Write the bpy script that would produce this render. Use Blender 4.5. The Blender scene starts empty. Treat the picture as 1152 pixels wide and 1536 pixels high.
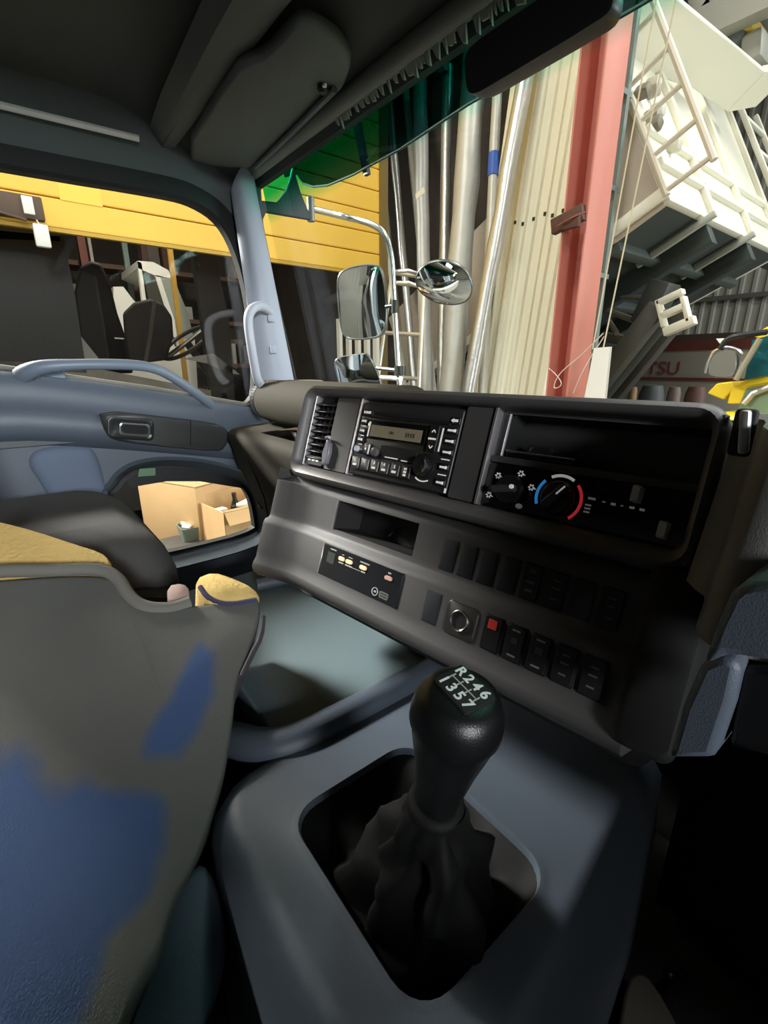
import bpy, bmesh, math, random
from mathutils import Vector, Matrix
from math import sin, cos, pi, radians
random.seed(7)
sc = bpy.context.scene
COL = sc.collection

# ------------------------------------------------------------------ camera
# truck axes: x right, y forward, z up; ground z = 0, eye 2.0 m up in the cab
FPX = 700.0; PITCH = radians(17.4); AZ = radians(52)
EYE = Vector((0, 0, 2.0))
_h = Vector((-sin(AZ), cos(AZ), 0)); CR = Vector((cos(AZ), sin(AZ), 0))
CF = _h*cos(PITCH) - Vector((0, 0, 1))*sin(PITCH)
CU = _h*sin(PITCH) + Vector((0, 0, 1))*cos(PITCH)
cam = bpy.data.cameras.new('camera'); camo = bpy.data.objects.new('camera', cam); COL.objects.link(camo)
cam.sensor_fit = 'HORIZONTAL'; cam.sensor_width = 36.0; cam.lens = FPX/1152*36.0
cam.clip_start = 0.02; cam.clip_end = 100
camo.matrix_world = Matrix(((CR.x, CU.x, -CF.x, EYE.x), (CR.y, CU.y, -CF.y, EYE.y), (CR.z, CU.z, -CF.z, EYE.z), (0, 0, 0, 1)))
sc.camera = camo

# ------------------------------------------------------------------ world, lamps, exposure
w = bpy.data.worlds.new('world'); sc.world = w; w.use_nodes = True
w.node_tree.nodes['Background'].inputs[0].default_value = (0.9, 0.95, 1.0, 1)
w.node_tree.nodes['Background'].inputs[1].default_value = 0.25
def area(name, loc, size, watts, col=(1, .985, .94), target=None):
    l = bpy.data.lights.new(name, 'AREA'); l.energy = watts; l.color = col
    l.shape = 'RECTANGLE'; l.size, l.size_y = size
    o = bpy.data.objects.new(name, l); COL.objects.link(o); o.location = loc
    d = (Vector(target) - Vector(loc)) if target else Vector((0, 0, -1))
    o.rotation_euler = d.to_track_quat('-Z', 'Y').to_euler()
    return o
area('bay_lamp', (-0.5, 4.6, 8.3), (3, 1.2), 300)
area('bay_lamp', (2.5, 9.6, 8.3), (3, 1.2), 480)
area('bay_lamp', (-2.6, -.6, 8.3), (3, 1.2), 340)
area('bay_lamp', (4.5, 0.0, 8.3), (3, 1.2), 300)
area('bay_lamp', (1.0, -6.0, 8.3), (3, 1.2), 400)
area('bay_lamp', (-3.0, -9.5, 8.3), (3, 1.2), 400)
area('side_bay_fill', (-7.6, 1.6, 5.6), (1.2, .4), 170, (1, .93, .82))  # light added to brighten the dark side bay
# cool light added at the front right to brighten the cab interior
area('front_right_fill', (8.5, 9.5, 3.6), (5, 5), 1000, (.86, .93, 1), (-1, .3, 2))
# light added left of the truck to reach dash and tray through the window
lw_ = area('left_fill', (-4.3, -1.6, 4.25), (1.2, .5), 165, (1, .97, .92), (-.7, .3, 1.8)); lw_.data.spread = radians(80)
# light added to stand for what comes in from the driver's side
ld_ = area('driver_side_fill', (4.5, -.9, 3.05), (.8, .8), 46, (.95, .98, 1), (-1.3, .2, 1.8)); ld_.data.spread = radians(80)
sc.view_settings.view_transform = 'Standard'
try: sc.view_settings.look = 'None'
except Exception: pass
sc.view_settings.gamma = 1.0
sc.view_settings.use_curve_mapping = False
sc.view_settings.exposure = 0.0

# ------------------------------------------------------------------ helpers
def ray(px, py): return CR*((px-576)/FPX) - CU*((py-768)/FPX) + CF
def P(px, py, x=None, y=None, z=None, d=None):
    r = ray(px, py)
    if d is not None: return EYE + r*d
    if x is not None: t = (x-EYE.x)/r.x
    elif y is not None: t = (y-EYE.y)/r.y
    else: t = (z-EYE.z)/r.z
    return EYE + r*t
def lin(c):
    c = c/255.0
    return c/12.92 if c <= .04045 else ((c+.055)/1.055)**2.4
def rgb(r, g, b): return (lin(r), lin(g), lin(b), 1)

MATS = {}
def mat(name, col, rough=.5, metal=0.0, bump=0.0, bscale=200.0, var=0.0, vscale=5.0, emit=None, estr=1.0, spec=.5, coat=0.0):
    if name in MATS: return MATS[name]
    m = bpy.data.materials.new(name); m.use_nodes = True; nt = m.node_tree
    b = nt.nodes['Principled BSDF']
    b.inputs['Base Color'].default_value = col; b.inputs['Roughness'].default_value = rough
    b.inputs['Metallic'].default_value = metal; b.inputs['Specular IOR Level'].default_value = spec
    if coat: b.inputs['Coat Weight'].default_value = coat
    tc = nt.nodes.new('ShaderNodeTexCoord')
    if bump:
        n = nt.nodes.new('ShaderNodeTexNoise'); n.inputs['Scale'].default_value = bscale; n.inputs['Detail'].default_value = 4
        bp = nt.nodes.new('ShaderNodeBump'); bp.inputs['Strength'].default_value = bump; bp.inputs['Distance'].default_value = .004
        nt.links.new(tc.outputs['Object'], n.inputs['Vector']); nt.links.new(n.outputs['Fac'], bp.inputs['Height'])
        nt.links.new(bp.outputs['Normal'], b.inputs['Normal'])
    if var:
        n = nt.nodes.new('ShaderNodeTexNoise'); n.inputs['Scale'].default_value = vscale; n.inputs['Detail'].default_value = 5
        r = nt.nodes.new('ShaderNodeMixRGB'); r.blend_type = 'MIX'
        r.inputs[1].default_value = tuple(c*(1-var) for c in col[:3]) + (1,)
        r.inputs[2].default_value = tuple(min(1, c*(1+var)) for c in col[:3]) + (1,)
        nt.links.new(tc.outputs['Object'], n.inputs['Vector']); nt.links.new(n.outputs['Fac'], r.inputs[0])
        nt.links.new(r.outputs[0], b.inputs['Base Color'])
    if emit:
        b.inputs['Emission Color'].default_value = emit; b.inputs['Emission Strength'].default_value = estr
    MATS[name] = m; return m

def glass(name, tint=(1, 1, 1), refl=.06, gradient=None):
    m = bpy.data.materials.new(name); m.use_nodes = True; nt = m.node_tree
    for n in list(nt.nodes): nt.nodes.remove(n)
    out = nt.nodes.new('ShaderNodeOutputMaterial'); mx = nt.nodes.new('ShaderNodeMixShader')
    tr = nt.nodes.new('ShaderNodeBsdfTransparent'); gl = nt.nodes.new('ShaderNodeBsdfGlossy')
    gl.inputs['Roughness'].default_value = .02; tr.inputs[0].default_value = tuple(tint) + (1,)
    lw = nt.nodes.new('ShaderNodeLayerWeight'); lw.inputs[0].default_value = .5
    pw = nt.nodes.new('ShaderNodeMath'); pw.operation = 'POWER'; pw.inputs[1].default_value = 5
    ad = nt.nodes.new('ShaderNodeMath'); ad.operation = 'MULTIPLY_ADD'; ad.inputs[1].default_value = .7; ad.inputs[2].default_value = refl*.5
    nt.links.new(lw.outputs['Facing'], pw.inputs[0]); nt.links.new(pw.outputs[0], ad.inputs[0]); nt.links.new(ad.outputs[0], mx.inputs[0]); nt.links.new(tr.outputs[0], mx.inputs[1]); nt.links.new(gl.outputs[0], mx.inputs[2])
    nt.links.new(mx.outputs[0], out.inputs[0])
    if gradient:      # tint band across the top of the windscreen, by height on the glass
        z0, z1, c0, c1 = gradient
        g = nt.nodes.new('ShaderNodeNewGeometry'); s = nt.nodes.new('ShaderNodeSeparateXYZ')
        mr = nt.nodes.new('ShaderNodeMapRange'); mr.inputs[1].default_value = z0; mr.inputs[2].default_value = z1
        mc = nt.nodes.new('ShaderNodeMixRGB'); mc.inputs[1].default_value = c0 + (1,); mc.inputs[2].default_value = c1 + (1,)
        nt.links.new(g.outputs['Position'], s.inputs[0]); nt.links.new(s.outputs['Z'], mr.inputs[0])
        nt.links.new(mr.outputs[0], mc.inputs[0]); nt.links.new(mc.outputs[0], tr.inputs[0])
    MATS[name] = m; return m

WM = {}     # world matrices of the empties
def empty(name, label=None, cat=None, loc=(0, 0, 0), M=None, group=None, kind=None):
    o = bpy.data.objects.new(name, None); o.empty_display_size = .05; COL.objects.link(o)
    M = M or Matrix.Translation(Vector(loc)); o.matrix_world = M; WM[o] = M
    return tag(o, label, cat, group, kind)
def tag(o, label=None, cat=None, group=None, kind=None):
    if label: o['label'] = label
    if cat: o['category'] = cat
    if group: o['group'] = group
    if kind: o['kind'] = kind
    return o

class MB:
    def __init__(s): s.bm = bmesh.new()
    def _faces(s, rings, closed=True, caps=(True, True)):
        bm = s.bm
        for a, b in zip(rings[:-1], rings[1:]):
            n = len(a)
            for i in range(n if closed else n-1):
                j = (i+1) % n
                try: bm.faces.new((a[i], a[j], b[j], b[i]))
                except ValueError: pass
        if caps[0]:
            try: bm.faces.new(list(reversed(rings[0])))
            except ValueError: pass
        if caps[1]:
            try: bm.faces.new(rings[-1])
            except ValueError: pass
        return s
    def loft(s, loops, closed=True, caps=(True, True)):
        return s._faces([[s.bm.verts.new(p) for p in l] for l in loops], closed, caps)
    def box(s, c, size, rot=None, bev=0.0, seg=2):
        c = Vector(c); M = Matrix.Translation(c)
        if rot is not None: M = M @ (rot.to_4x4() if hasattr(rot, 'to_4x4') else rot)
        r = bmesh.ops.create_cube(s.bm, size=1.0)
        vs = r['verts']
        for v in vs: v.co = Vector((v.co.x*size[0], v.co.y*size[1], v.co.z*size[2]))
        if bev:
            es = list({e for v in vs for e in v.link_edges})
            res = bmesh.ops.bevel(s.bm, geom=es, offset=bev, segments=seg, profile=.5, affect='EDGES')
            vs = list({v for f in res['faces'] for v in f.verts} | {v for v in vs if v.is_valid})
        for v in vs: v.co = M @ v.co
        return s
    def rr(s, secs, caps=(True, True), k=5, M=None):
        loops = []
        for (u0, v0, u1, v1, r, n) in secs:
            l = rrect(u0, v0, u1, v1, r, k, n)
            loops.append([M @ p for p in l] if M else l)
        return s.loft(loops, True, caps)
    def tube(s, pts, r, seg=10, caps=(True, True), flat=1.0, up=None):
        pts = [Vector(p) for p in pts]; n = len(pts)
        rs = r if isinstance(r, (list, tuple)) else [r]*n
        t0 = (pts[1]-pts[0]).normalized()
        a = Vector(up) if up else (Vector((0, 0, 1)) if abs(t0.z) < .9 else Vector((1, 0, 0)))
        loops = []
        for i, p in enumerate(pts):
            if i == 0: t = pts[1]-pts[0]
            elif i == n-1: t = pts[-1]-pts[-2]
            else: t = (pts[i+1]-pts[i]).normalized() + (pts[i]-pts[i-1]).normalized()
            t.normalize(); a = (a - t*a.dot(t)).normalized(); b = t.cross(a)
            loops.append([p + a*(cos(2*pi*k/seg)*rs[i]) + b*(sin(2*pi*k/seg)*rs[i]*flat) for k in range(seg)])
        return s.loft(loops, True, caps)
    def lathe(s, prof, o, ax, seg=24, caps=(True, True)):
        o = Vector(o); ax = Vector(ax).normalized()
        a = ax.orthogonal().normalized(); b = ax.cross(a)
        return s.loft([[o + ax*h + (a*cos(2*pi*k/seg) + b*sin(2*pi*k/seg))*max(r, 1e-5) for k in range(seg)] for r, h in prof], True, caps)
    def prism(s, poly, vec):
        v = Vector(vec); return s.loft([[Vector(p) for p in poly], [Vector(p)+v for p in poly]])
    def grid(s, fn, us, vs, skip=None):
        g = [[s.bm.verts.new(fn(u, v)) for v in vs] for u in us]
        for i in range(len(us)-1):
            for j in range(len(vs)-1):
                if skip and skip((us[i]+us[i+1])/2, (vs[j]+vs[j+1])/2): continue
                s.bm.faces.new((g[i][j], g[i+1][j], g[i+1][j+1], g[i][j+1]))
        return s
    def build(s, name, m, parent=None, world=False, sm=38, bev=0, label=None, recalc=True, **tags):
        bm = s.bm
        if parent is not None and world: bm.transform(WM[parent].inverted())
        if recalc: bmesh.ops.recalc_face_normals(bm, faces=bm.faces)
        me = bpy.data.meshes.new(name); bm.to_mesh(me); bm.free()
        me.materials.append(m)
        if sm:
            me.shade_smooth(); me.set_sharp_from_angle(angle=radians(sm))
        o = bpy.data.objects.new(name, me); COL.objects.link(o)
        if parent is not None: o.parent = parent; WM[o] = WM[parent]
        else: WM[o] = Matrix()
        if bev:
            md = o.modifiers.new('bevel', 'BEVEL'); md.width = bev; md.segments = 2; md.limit_method = 'ANGLE'
        tag(o, label, **tags)
        return o

def rrect(u0, v0, u1, v1, r, k=5, n=0.0):
    r = min(r, abs(u1-u0)/2-1e-5, abs(v1-v0)/2-1e-5); r = max(r, 1e-5); out = []
    for cx, cy, a0 in ((u1-r, v1-r, 0), (u0+r, v1-r, 90), (u0+r, v0+r, 180), (u1-r, v0+r, 270)):
        for i in range(k+1):
            a = radians(a0+90*i/k); out.append(Vector((cx+r*cos(a), cy+r*sin(a), n)))
    return out
def smoothloop(pts, it=2, closed=True):
    pts = [Vector(p) for p in pts]
    for _ in range(it):
        q = []
        n = len(pts)
        for i in range(n if closed else n-1):
            a, b = pts[i], pts[(i+1) % n]; q += [a*.75+b*.25, a*.25+b*.75]
        if not closed: q = [pts[0]] + q + [pts[-1]]
        pts = q
    return pts
def text(name, body, size, M, m, parent, depth=.0003, align='CENTER', sx=1.0, label=None, italic=0.0):
    c = bpy.data.curves.new(name, 'FONT'); c.body = body; c.size = size; c.align_x = align; c.align_y = 'CENTER'; c.extrude = depth; c.shear = italic; c.offset = min(size*.022, .0004)
    t = bpy.data.objects.new('tmp', c); COL.objects.link(t)
    me = bpy.data.meshes.new_from_object(t); bpy.data.objects.remove(t); bpy.data.curves.remove(c)
    me.transform(Matrix.Diagonal((sx, 1, 1, 1))); me.transform(M); me.name = name
    me.materials.clear(); me.materials.append(m)
    o = bpy.data.objects.new(name, me); COL.objects.link(o); o.parent = parent; WM[o] = WM.get(parent, Matrix())
    tag(o, label); return o
def T(*a): return Matrix.Translation(Vector(a))

# ------------------------------------------------------------------ materials
M_blue = mat('blue_grey_plastic', rgb(84, 93, 105), .42, bump=.15, bscale=900)
M_tray = mat('tray_mat', rgb(96, 112, 118), .62, bump=.1, bscale=700)
M_dash = mat('dark_dash_plastic', rgb(64, 62, 62), .5, bump=.12, bscale=900)
M_dash2 = mat('dash_fascia_plastic', rgb(66, 64, 64), .55, bump=.1, bscale=900)
M_dashw = mat('brown_grey_dash', rgb(52, 49, 40), .8, spec=.2, bump=.15, bscale=900)
M_black = mat('black_plastic', rgb(22, 22, 24), .45)
M_gloss = mat('gloss_black', rgb(12, 12, 13), .14)
M_matte = mat('matte_black', rgb(14, 14, 15), .8)
M_rub = mat('rubber_seal', rgb(18, 19, 19), .65)
M_chrome = mat('chrome', rgb(215, 212, 215), .22, 1.0)
M_satin = mat('satin_metal', rgb(200, 196, 200), .38, .9)
M_roof = mat('headliner', rgb(78, 80, 77), .85, bump=.2, bscale=600)
M_pil = mat('pillar_plastic', rgb(158, 166, 178), .5)
M_white = mat('white_paint', rgb(232, 232, 222), .4)
M_print = mat('white_print', rgb(225, 225, 222), .6)
M_glow = mat('glow_print', rgb(225, 225, 222), .6, emit=(1, .98, .95, 1), estr=.22)  # white print with a slight glow added to lift heater and radio markings
M_fabric = mat('charcoal_fabric', rgb(66, 66, 66), .95, bump=.5, bscale=900)
M_dkfab = mat('dark_fabric', rgb(42, 38, 42), .95, bump=.5, bscale=900)
mat('dim_print', rgb(150, 150, 150), .6, emit=(1, .95, .9, 1), estr=.05)  # faint glow added to the dimmer markings as well
M_leather = mat('black_leather', rgb(15, 15, 15), .7, spec=.25, bump=.15, bscale=60)

# ================================================================== SETTING: warehouse
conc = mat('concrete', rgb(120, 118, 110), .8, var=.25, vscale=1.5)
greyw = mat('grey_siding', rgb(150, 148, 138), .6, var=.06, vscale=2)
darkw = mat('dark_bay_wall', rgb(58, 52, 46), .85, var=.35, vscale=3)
MB().box((0, 2, -.05), (36, 34, .1)).build('floor', conc, kind='structure')
def corr(x0, x1, z0, z1, y, pitch=.25, d=.04, axis='x', sgn=1):
    m = MB(); xs = []; n = int((x1-x0)/pitch)
    prof = []
    for i in range(n):
        a = x0+i*pitch
        prof += [(a, 0), (a+pitch*.55, 0), (a+pitch*.65, d), (a+pitch*.9, d)]
    prof.append((x0+n*pitch, 0))
    f = (lambda u, h, z: Vector((u, y-sgn*h, z))) if axis == 'x' else (lambda u, h, z: Vector((y+sgn*h, u, z)))
    m.loft([[f(u, h, z) for u, h in prof] for z in (z0, z1)], False, (False, False))
    return m
wb = corr(-17, 17, 0, 9, 14.0).build('wall_back', greyw, kind='structure', sm=0)
for zz in (2.0, 3.55, 5.3):
    MB().box((0, 13.9, zz), (34, .08, .1)).build('girt', mat('girt', rgb(86, 82, 76), .6), wb)
for xx in (-6.5, -1.3, 4.0):
    MB().box((xx, 13.8, 4.5), (.3, .3, 9)).build('post', mat('far_post', rgb(110, 96, 88), .6), wb)
corr(-14, 18, 0, 9, 15.5, axis='y', sgn=-1).build('wall_right', greyw, kind='structure', sm=0)
corr(-17, 17, 0, 9, -13.5, sgn=-1).build('wall_front', greyw, kind='structure', sm=0)
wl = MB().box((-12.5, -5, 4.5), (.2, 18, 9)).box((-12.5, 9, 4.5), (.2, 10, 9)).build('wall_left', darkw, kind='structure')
MB().box((0, 2, 9.05), (36, 34, .1)).build('ceiling', mat('warehouse_roof', rgb(120, 118, 112), .7), kind='structure')

# ================================================================== CAB SHELL
DX = -1.40      # inner face of the passenger door
glass_side = glass('side_glass', (.97, .98, .97), .07)
glass_ws = glass('windscreen_glass', (1, 1, 1), .05, (2.385, 2.455, (.97, .99, .98), (.11, .74, .58)))
# floor and bulkheads
MB().box((-.35, .0, 1.13), (2.2, 1.7, .04)).build('floor', mat('cab_floor_mat', rgb(24, 24, 26), .9, bump=.4, bscale=300), kind='structure', label='black rubber floor mat of the truck cab')
MB().box((-.35, .84, 1.5), (2.2, .04, .78)).build('wall_front', M_matte, kind='structure')
MB().box((-.35, -.84, 1.85), (2.2, .04, 1.6)).build('wall_back', M_roof, kind='structure')

# passenger side: window opening outline on the plane x = DX (y, z)
win = [(-.62, 2.06), (-.62, 2.3), (-.55, 2.385), (.10, 2.395), (.40, 2.405), (.47, 2.40), (.535, 2.37), (.575, 2.29), (.597, 2.16), (.600, 1.98), (.578, 1.872), (.38, 1.922), (.0, 1.99)]
def yz(x, pts): return [Vector((x, a, b)) for a, b in pts]
def offs(pts, d):
    n = len(pts); out = []
    area_ = sum(pts[i][0]*pts[(i+1) % n][1]-pts[(i+1) % n][0]*pts[i][1] for i in range(n))
    sg = 1 if area_ > 0 else -1
    for i in range(n):
        a, b, c = Vector(pts[i-1]), Vector(pts[i]), Vector(pts[(i+1) % n])
        t1 = (b-a).normalized(); t2 = (c-b).normalized()
        n1 = Vector((t1.y, -t1.x))*sg; n2 = Vector((t2.y, -t2.x))*sg
        m = (n1+n2); m = m.normalized()/max(.4, m.normalized().dot(n1)); p = b+m*d; out.append((p.x, p.y))
    return out
def sm2(pts, it=2): return [(p.x, p.y) for p in smoothloop([Vector((a, b, 0)) for a, b in pts], it)]
win_s = sm2(win, 2)
seal_o = offs(win_s, .045)
def ringloft(loops): return MB().loft(loops + [loops[0]], True, (False, False))
cabL = empty('wall_left', None, None, (DX, 0, 1.1), kind='structure')
MB().prism(yz(DX-.02, offs(win_s, .004)), (-.005, 0, 0)).build('window_2', glass_side, kind='structure')
ringloft([yz(DX-.03, win_s), yz(DX+.0, win_s), yz(DX+.006, offs(win_s, .008)), yz(DX+.004, seal_o), yz(DX-.03, seal_o)]).build('window_seal', M_rub, cabL, True)
# cab side trim above and around the window
def torect(pts, y0, y1, z0, z1):
    cy = sum(p[0] for p in pts)/len(pts); cz = sum(p[1] for p in pts)/len(pts); out = []
    for a, b in pts:
        dy, dz = a-cy, b-cz
        k = 1e9
        if dy > 1e-9: k = min(k, (y1-cy)/dy)
        if dy < -1e-9: k = min(k, (y0-cy)/dy)
        if dz > 1e-9: k = min(k, (z1-cz)/dz)
        if dz < -1e-9: k = min(k, (z0-cz)/dz)
        out.append((cy+dy*k, cz+dz*k))
    return out
so = offs(win_s, .042); so2 = offs(win_s, .06)
MB().loft([yz(DX, so), yz(DX+.012, so2), yz(DX+.03, torect(so2, -.84, .645, 1.82, 2.60))], True, (False, False)).build('side_trim', mat('side_trim', rgb(88, 94, 96), .7), cabL, True)
for zz, yy, ln in ((2.505, .22, .27),):
    MB().tube([(DX+.035, -.5, 2.492), (DX+.035, .09, 2.497), (DX+.04, .345, 2.50)], .007, 8).build('trim_strip', mat('highlight_strip', rgb(235, 230, 226), .4), cabL, True, label='pale strip drawing the highlight along the roof edge above the side window')  # pale colour paints the highlight on the roof rail lip

# headliner
roof = empty('ceiling', None, None, (-.35, 0, 2.6), kind='structure')
def roof_z(x, y):
    z = 2.60
    if y > .30: z -= .10*min(1, (y-.30)/.30)
    if x < -1.2: z -= .05*((-1.2-x)/.22)**2
    return z
us = [-1.42+i*.047 for i in range(46)]; vs = [-.84+i*.048 for i in range(31)]
MB().grid(lambda u, v: Vector((u, v, roof_z(u, v))), us, vs).build('headliner', M_roof, roof, True)
MB().box((-.35, -.1, 2.66), (2.3, 1.6, .03)).build('roof_panel', M_white, roof, True)
# front beam (rib) behind the visor
MB().loft([[Vector((x, .345+dx, 2.535)), Vector((x, .365+dx, 2.508)), Vector((x, .40, 2.503)), Vector((x, .43, 2.508)), Vector((x, .45, 2.54))] for x, dx in ((-1.43, .035), (-1.2, .015), (-.9, 0), (-.6, -.01), (.7, -.01))], False, (False, False)).build('cross_rib', mat('rib_trim', rgb(92, 96, 94), .75), roof, True)
MB().box(P(246, 112, z=2.594), (.05, .012, .012), Matrix.Rotation(radians(50), 3, 'Z'), .004).build('coat_hook', M_black, roof, True)
# windscreen header rail
hdr = MB().tube([(-1.385, .615, 2.487), (-1.1, .612, 2.487), (.7, .612, 2.487)], .017, 10).build('header_rail', mat('header_rail', rgb(120, 122, 116), .6), roof, True)
MB().loft([[Vector((x, .60, 2.50)), Vector((x, .635, 2.462)), Vector((x, .65, 2.462)), Vector((x, .66, 2.52))] for x in (-1.385, .7)], False, (False, False)).build('header_seal', M_rub, roof, True)
m = MB(); xx = -.95
while xx < -.42:
    wdt = random.uniform(.005, .022); hh = random.choice((.003, .005, .007, .012, .016)); t1, t2 = random.uniform(.05, .4), random.uniform(.5, .95)
    m.loft([[Vector((xx, .612+d, 2.476)), Vector((xx+wdt, .612+d, 2.476)), Vector((xx+wdt*t2, .622+d, 2.466-hh)), Vector((xx+wdt*t1, .622+d, 2.466-hh*.7))] for d in (0, .004)])
    xx += wdt*random.uniform(.6, 1.9)
m.build('frayed_edge', mat('frayed_foam', rgb(150, 154, 142), .9), roof, True, sm=0, label='pale frayed strip hanging from the windscreen header')

# A-pillar
pil = empty('trim_1', 'pale blue-grey windscreen pillar trim on the passenger side', None, (DX, .65, 1.9), kind='structure')
loops = []
for f in [-.10, -.05]+[i/10 for i in range(11)]:
    A = P(350+(392-350)*f, 314+(596-314)*f, x=-1.365); Bp = P(381+(444-381)*f, 268+(586-268)*f, x=-1.335)
    n = (Bp-A).cross(Vector((0, 0, 1))).normalized()
    if n.x < 0: n = -n
    loops.append([A+(Bp-A)*s + n*(.02*sin(pi*s)) for s in [j/8 for j in range(9)]] + [Bp-n*.05, A-n*.05])
MB().loft(loops).build('pillar_cover', M_pil, pil, True, sm=50)
h = [P(404, 467, x=-1.33), P(392, 458, x=-1.30), P(378, 462, x=-1.275), P(371, 478, x=-1.265), P(376, 515, x=-1.26), P(381, 545, x=-1.265), P(386, 572, x=-1.275), P(396, 582, x=-1.29), P(420, 577, x=-1.33)]
MB().tube(smoothloop(h, 2, False), .0125, 10).build('grab_handle', mat('grab_plastic', rgb(180, 186, 196), .4), pil, True)
for a, b in (((402, 472), (412, 483)), ((405, 518), (415, 530))):
    p, q = P(*a, x=-1.318), P(*b, x=-1.318)
    MB().box((p+q)/2, (.004, abs(q.y-p.y), abs(q.z-p.z)), None, .001).build('screw_cap', M_pil, pil, True)
MB().tube([P(377, 262, x=-1.345), P(390, 330, x=-1.343), P(410, 430, x=-1.343), P(447, 590, x=-1.34)], .007, 8).build('windscreen_seal', M_rub, pil, True)

# windscreen: raked plane
def ws(x, z): return Vector((x, .765-(z-1.90)*.176, z))
ol = [ws(-1.40, 1.80), ws(.7, 1.80), ws(.7, 2.55), ws(-1.40, 2.55)]
MB().prism(ol, (0, .005, .001)).build('window_1', glass_ws, kind='structure', sm=0)

# driver side door, closes the cab on the right (only light and shade of it reach the picture)
d2 = empty('door_1', None, None, (.72, 0, 1.1), kind='structure')
MB().box((.72, 0, 1.5), (.05, 1.68, .78)).build('door_panel', M_blue, d2, True)
MB().box((.72, -.68, 2.24), (.05, .3, .74)).box((.72, .6, 2.24), (.05, .1, .74)).build('door_frame', M_roof, d2, True)

# ------------------------------------------------------------------ passenger door
door = empty('door_2', 'blue-grey passenger door with black handle panel and low kick window', None, (DX, 0, 1.15), kind='structure')
def sill(y): return 1.992-.02*max(0, min(1, (y+.1)/.1))*0 - (.112*(max(0, y)/.58)**1.15)
ysd = [-.62+i*.04 for i in range(32)]   # to .62
prof = [(-.012, 0.0), (.012, -.003), (.022, -.012), (.030, -.030), (.034, -.055), (.030, -.075), (.028, -.082), (.034, -.088), (.040, -.11), (.038, -.135), (.026, -.150), (.012, -.160), (.004, -.166), (-.004, -.170)]
def droploop(y):
    f = max(0, min(1, (y-.35)/.25)); k = 1-.45*f*f
    return [Vector((DX+.012+a*k, y, sill(y)+b)) for a, b in prof]
MB().loft([droploop(y) for y in ysd], False, (False, False)).build('upper_panel', M_blue, door, True, sm=60)
hole = [(-.0, 1.44), (.0, 1.60), (.155, 1.68), (.20, 1.735), (.27, 1.752), (.38, 1.738), (.48, 1.705), (.555, 1.66), (.588, 1.60), (.598, 1.52), (.598, 1.44), (.30, 1.43)]
hole_s = sm2(hole, 2)
hin = offs(hole_s, -.022)
def outer(pts):
    return torect(pts, -.62, .66, 1.15, 1.85)
MB().loft([yz(DX+.010, hole_s), yz(DX+.010, outer(hole_s))], True, (False, False)).build('lower_panel', M_blue, door, True, sm=30)
MB().loft([yz(DX+.012, offs(hole_s, .012)), yz(DX+.022, offs(hole_s, .004)), yz(DX+.012, hole_s), yz(DX-.03, hin)], True, (False, False)).build('kick_window_surround', mat('surround', rgb(70, 80, 88), .5), door, True, sm=50)
hi2 = offs(hole_s, -.032)
MB().loft([yz(DX-.03, hin), yz(DX-.026, hi2), yz(DX-.055, hi2)], True, (False, False)).build('kick_window_seal', M_rub, door, True)
MB().prism(yz(DX-.05, hin), (-.004, 0, 0)).build('kick_window_glass', glass_side, door, True, sm=0)
# black bar across the top of the kick window with the green sticker
def kp(px, py, x=DX-.028): return P(px, py, x=x)
MB().prism([kp(186, 716), kp(210, 694), kp(300, 690), kp(362, 704), kp(380, 735), kp(300, 722), kp(250, 722), kp(196, 731)], (-.012, 0, 0)).build('window_valance', M_black, door, True)
q = [P(209, 703, x=DX-.015), P(233, 702, x=DX-.015), P(233, 713, x=DX-.015), P(207, 715, x=DX-.015)]
MB().prism(q, (.001, 0, 0)).build('sticker', mat('green_sticker', rgb(96, 128, 100), .5), door, True)
# padded inset
pad = sm2([(.03, 1.73), (.012, 1.78), (.035, 1.805), (.12, 1.80), (.145, 1.785), (.15, 1.62), (.13, 1.56), (.07, 1.58)], 2)
MB().loft([yz(DX+.0, offs(pad, .012)), yz(DX+.012, offs(pad, .008)), yz(DX+.019, offs(pad, .0)), yz(DX+.022, offs(pad, -.012))]).build('inset_pad', mat('pad_fabric', rgb(98, 112, 132), .7, bump=.3, bscale=700), door, True, sm=60)
# black armrest / handle panel
hp = [P(a, b, x=-1.352) for a, b in ((148, 614), (240, 624), (300, 631), (330, 637), (341, 646), (343, 656), (336, 672), (325, 677), (250, 670), (180, 662), (163, 656), (153, 640))]
cen = sum(hp, Vector())/len(hp)
def shr(k, dx): return [cen+(p-cen)*k+Vector((dx, 0, 0)) for p in smoothloop(hp, 1)]
arm = MB().loft([shr(1.0, -.02), shr(1.0, .006), shr(.96, .012), shr(.9, .016)]).build('handle_panel', mat('handle_panel', rgb(52, 54, 54), .42), door, True, sm=45)
# pull cup: recessed dark pocket framed by a rounded bezel
def rp(u0, v0, u1, v1, dx, r=6):
    return [P(p.x, p.y + (p.x-160)*.07, x=-1.352+dx) for p in rrect(u0, v0, u1, v1, r, 4)]
MB().loft([rp(161, 624, 231, 657, .016, 8), rp(162, 625, 230, 656, .020, 8), rp(164, 627, 228, 654, .021, 8), rp(168, 630, 225, 651, .017, 7)]).build('handle_bezel', mat('handle_bezel', rgb(40, 42, 43), .35), arm, True, sm=50)
MB().loft([rp(180, 633, 224, 650, .0175, 5), rp(181, 634, 223, 649, .0176, 5)]).build('handle_cup', M_matte, arm, True)
MB().loft([rp(180, 633, 224, 650, .018, 5), rp(179, 632, 225, 651, .021, 5), rp(181, 634, 223, 649, .022, 5), rp(182.5, 635.5, 221.5, 647.5, .018, 5), rp(180, 633, 224, 650, .018, 5)], True, (False, False)).build('pull_lever', mat('lever', rgb(120, 122, 122), .3, .6), arm, True, sm=50, label='satin pull lever in the black handle panel')
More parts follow.
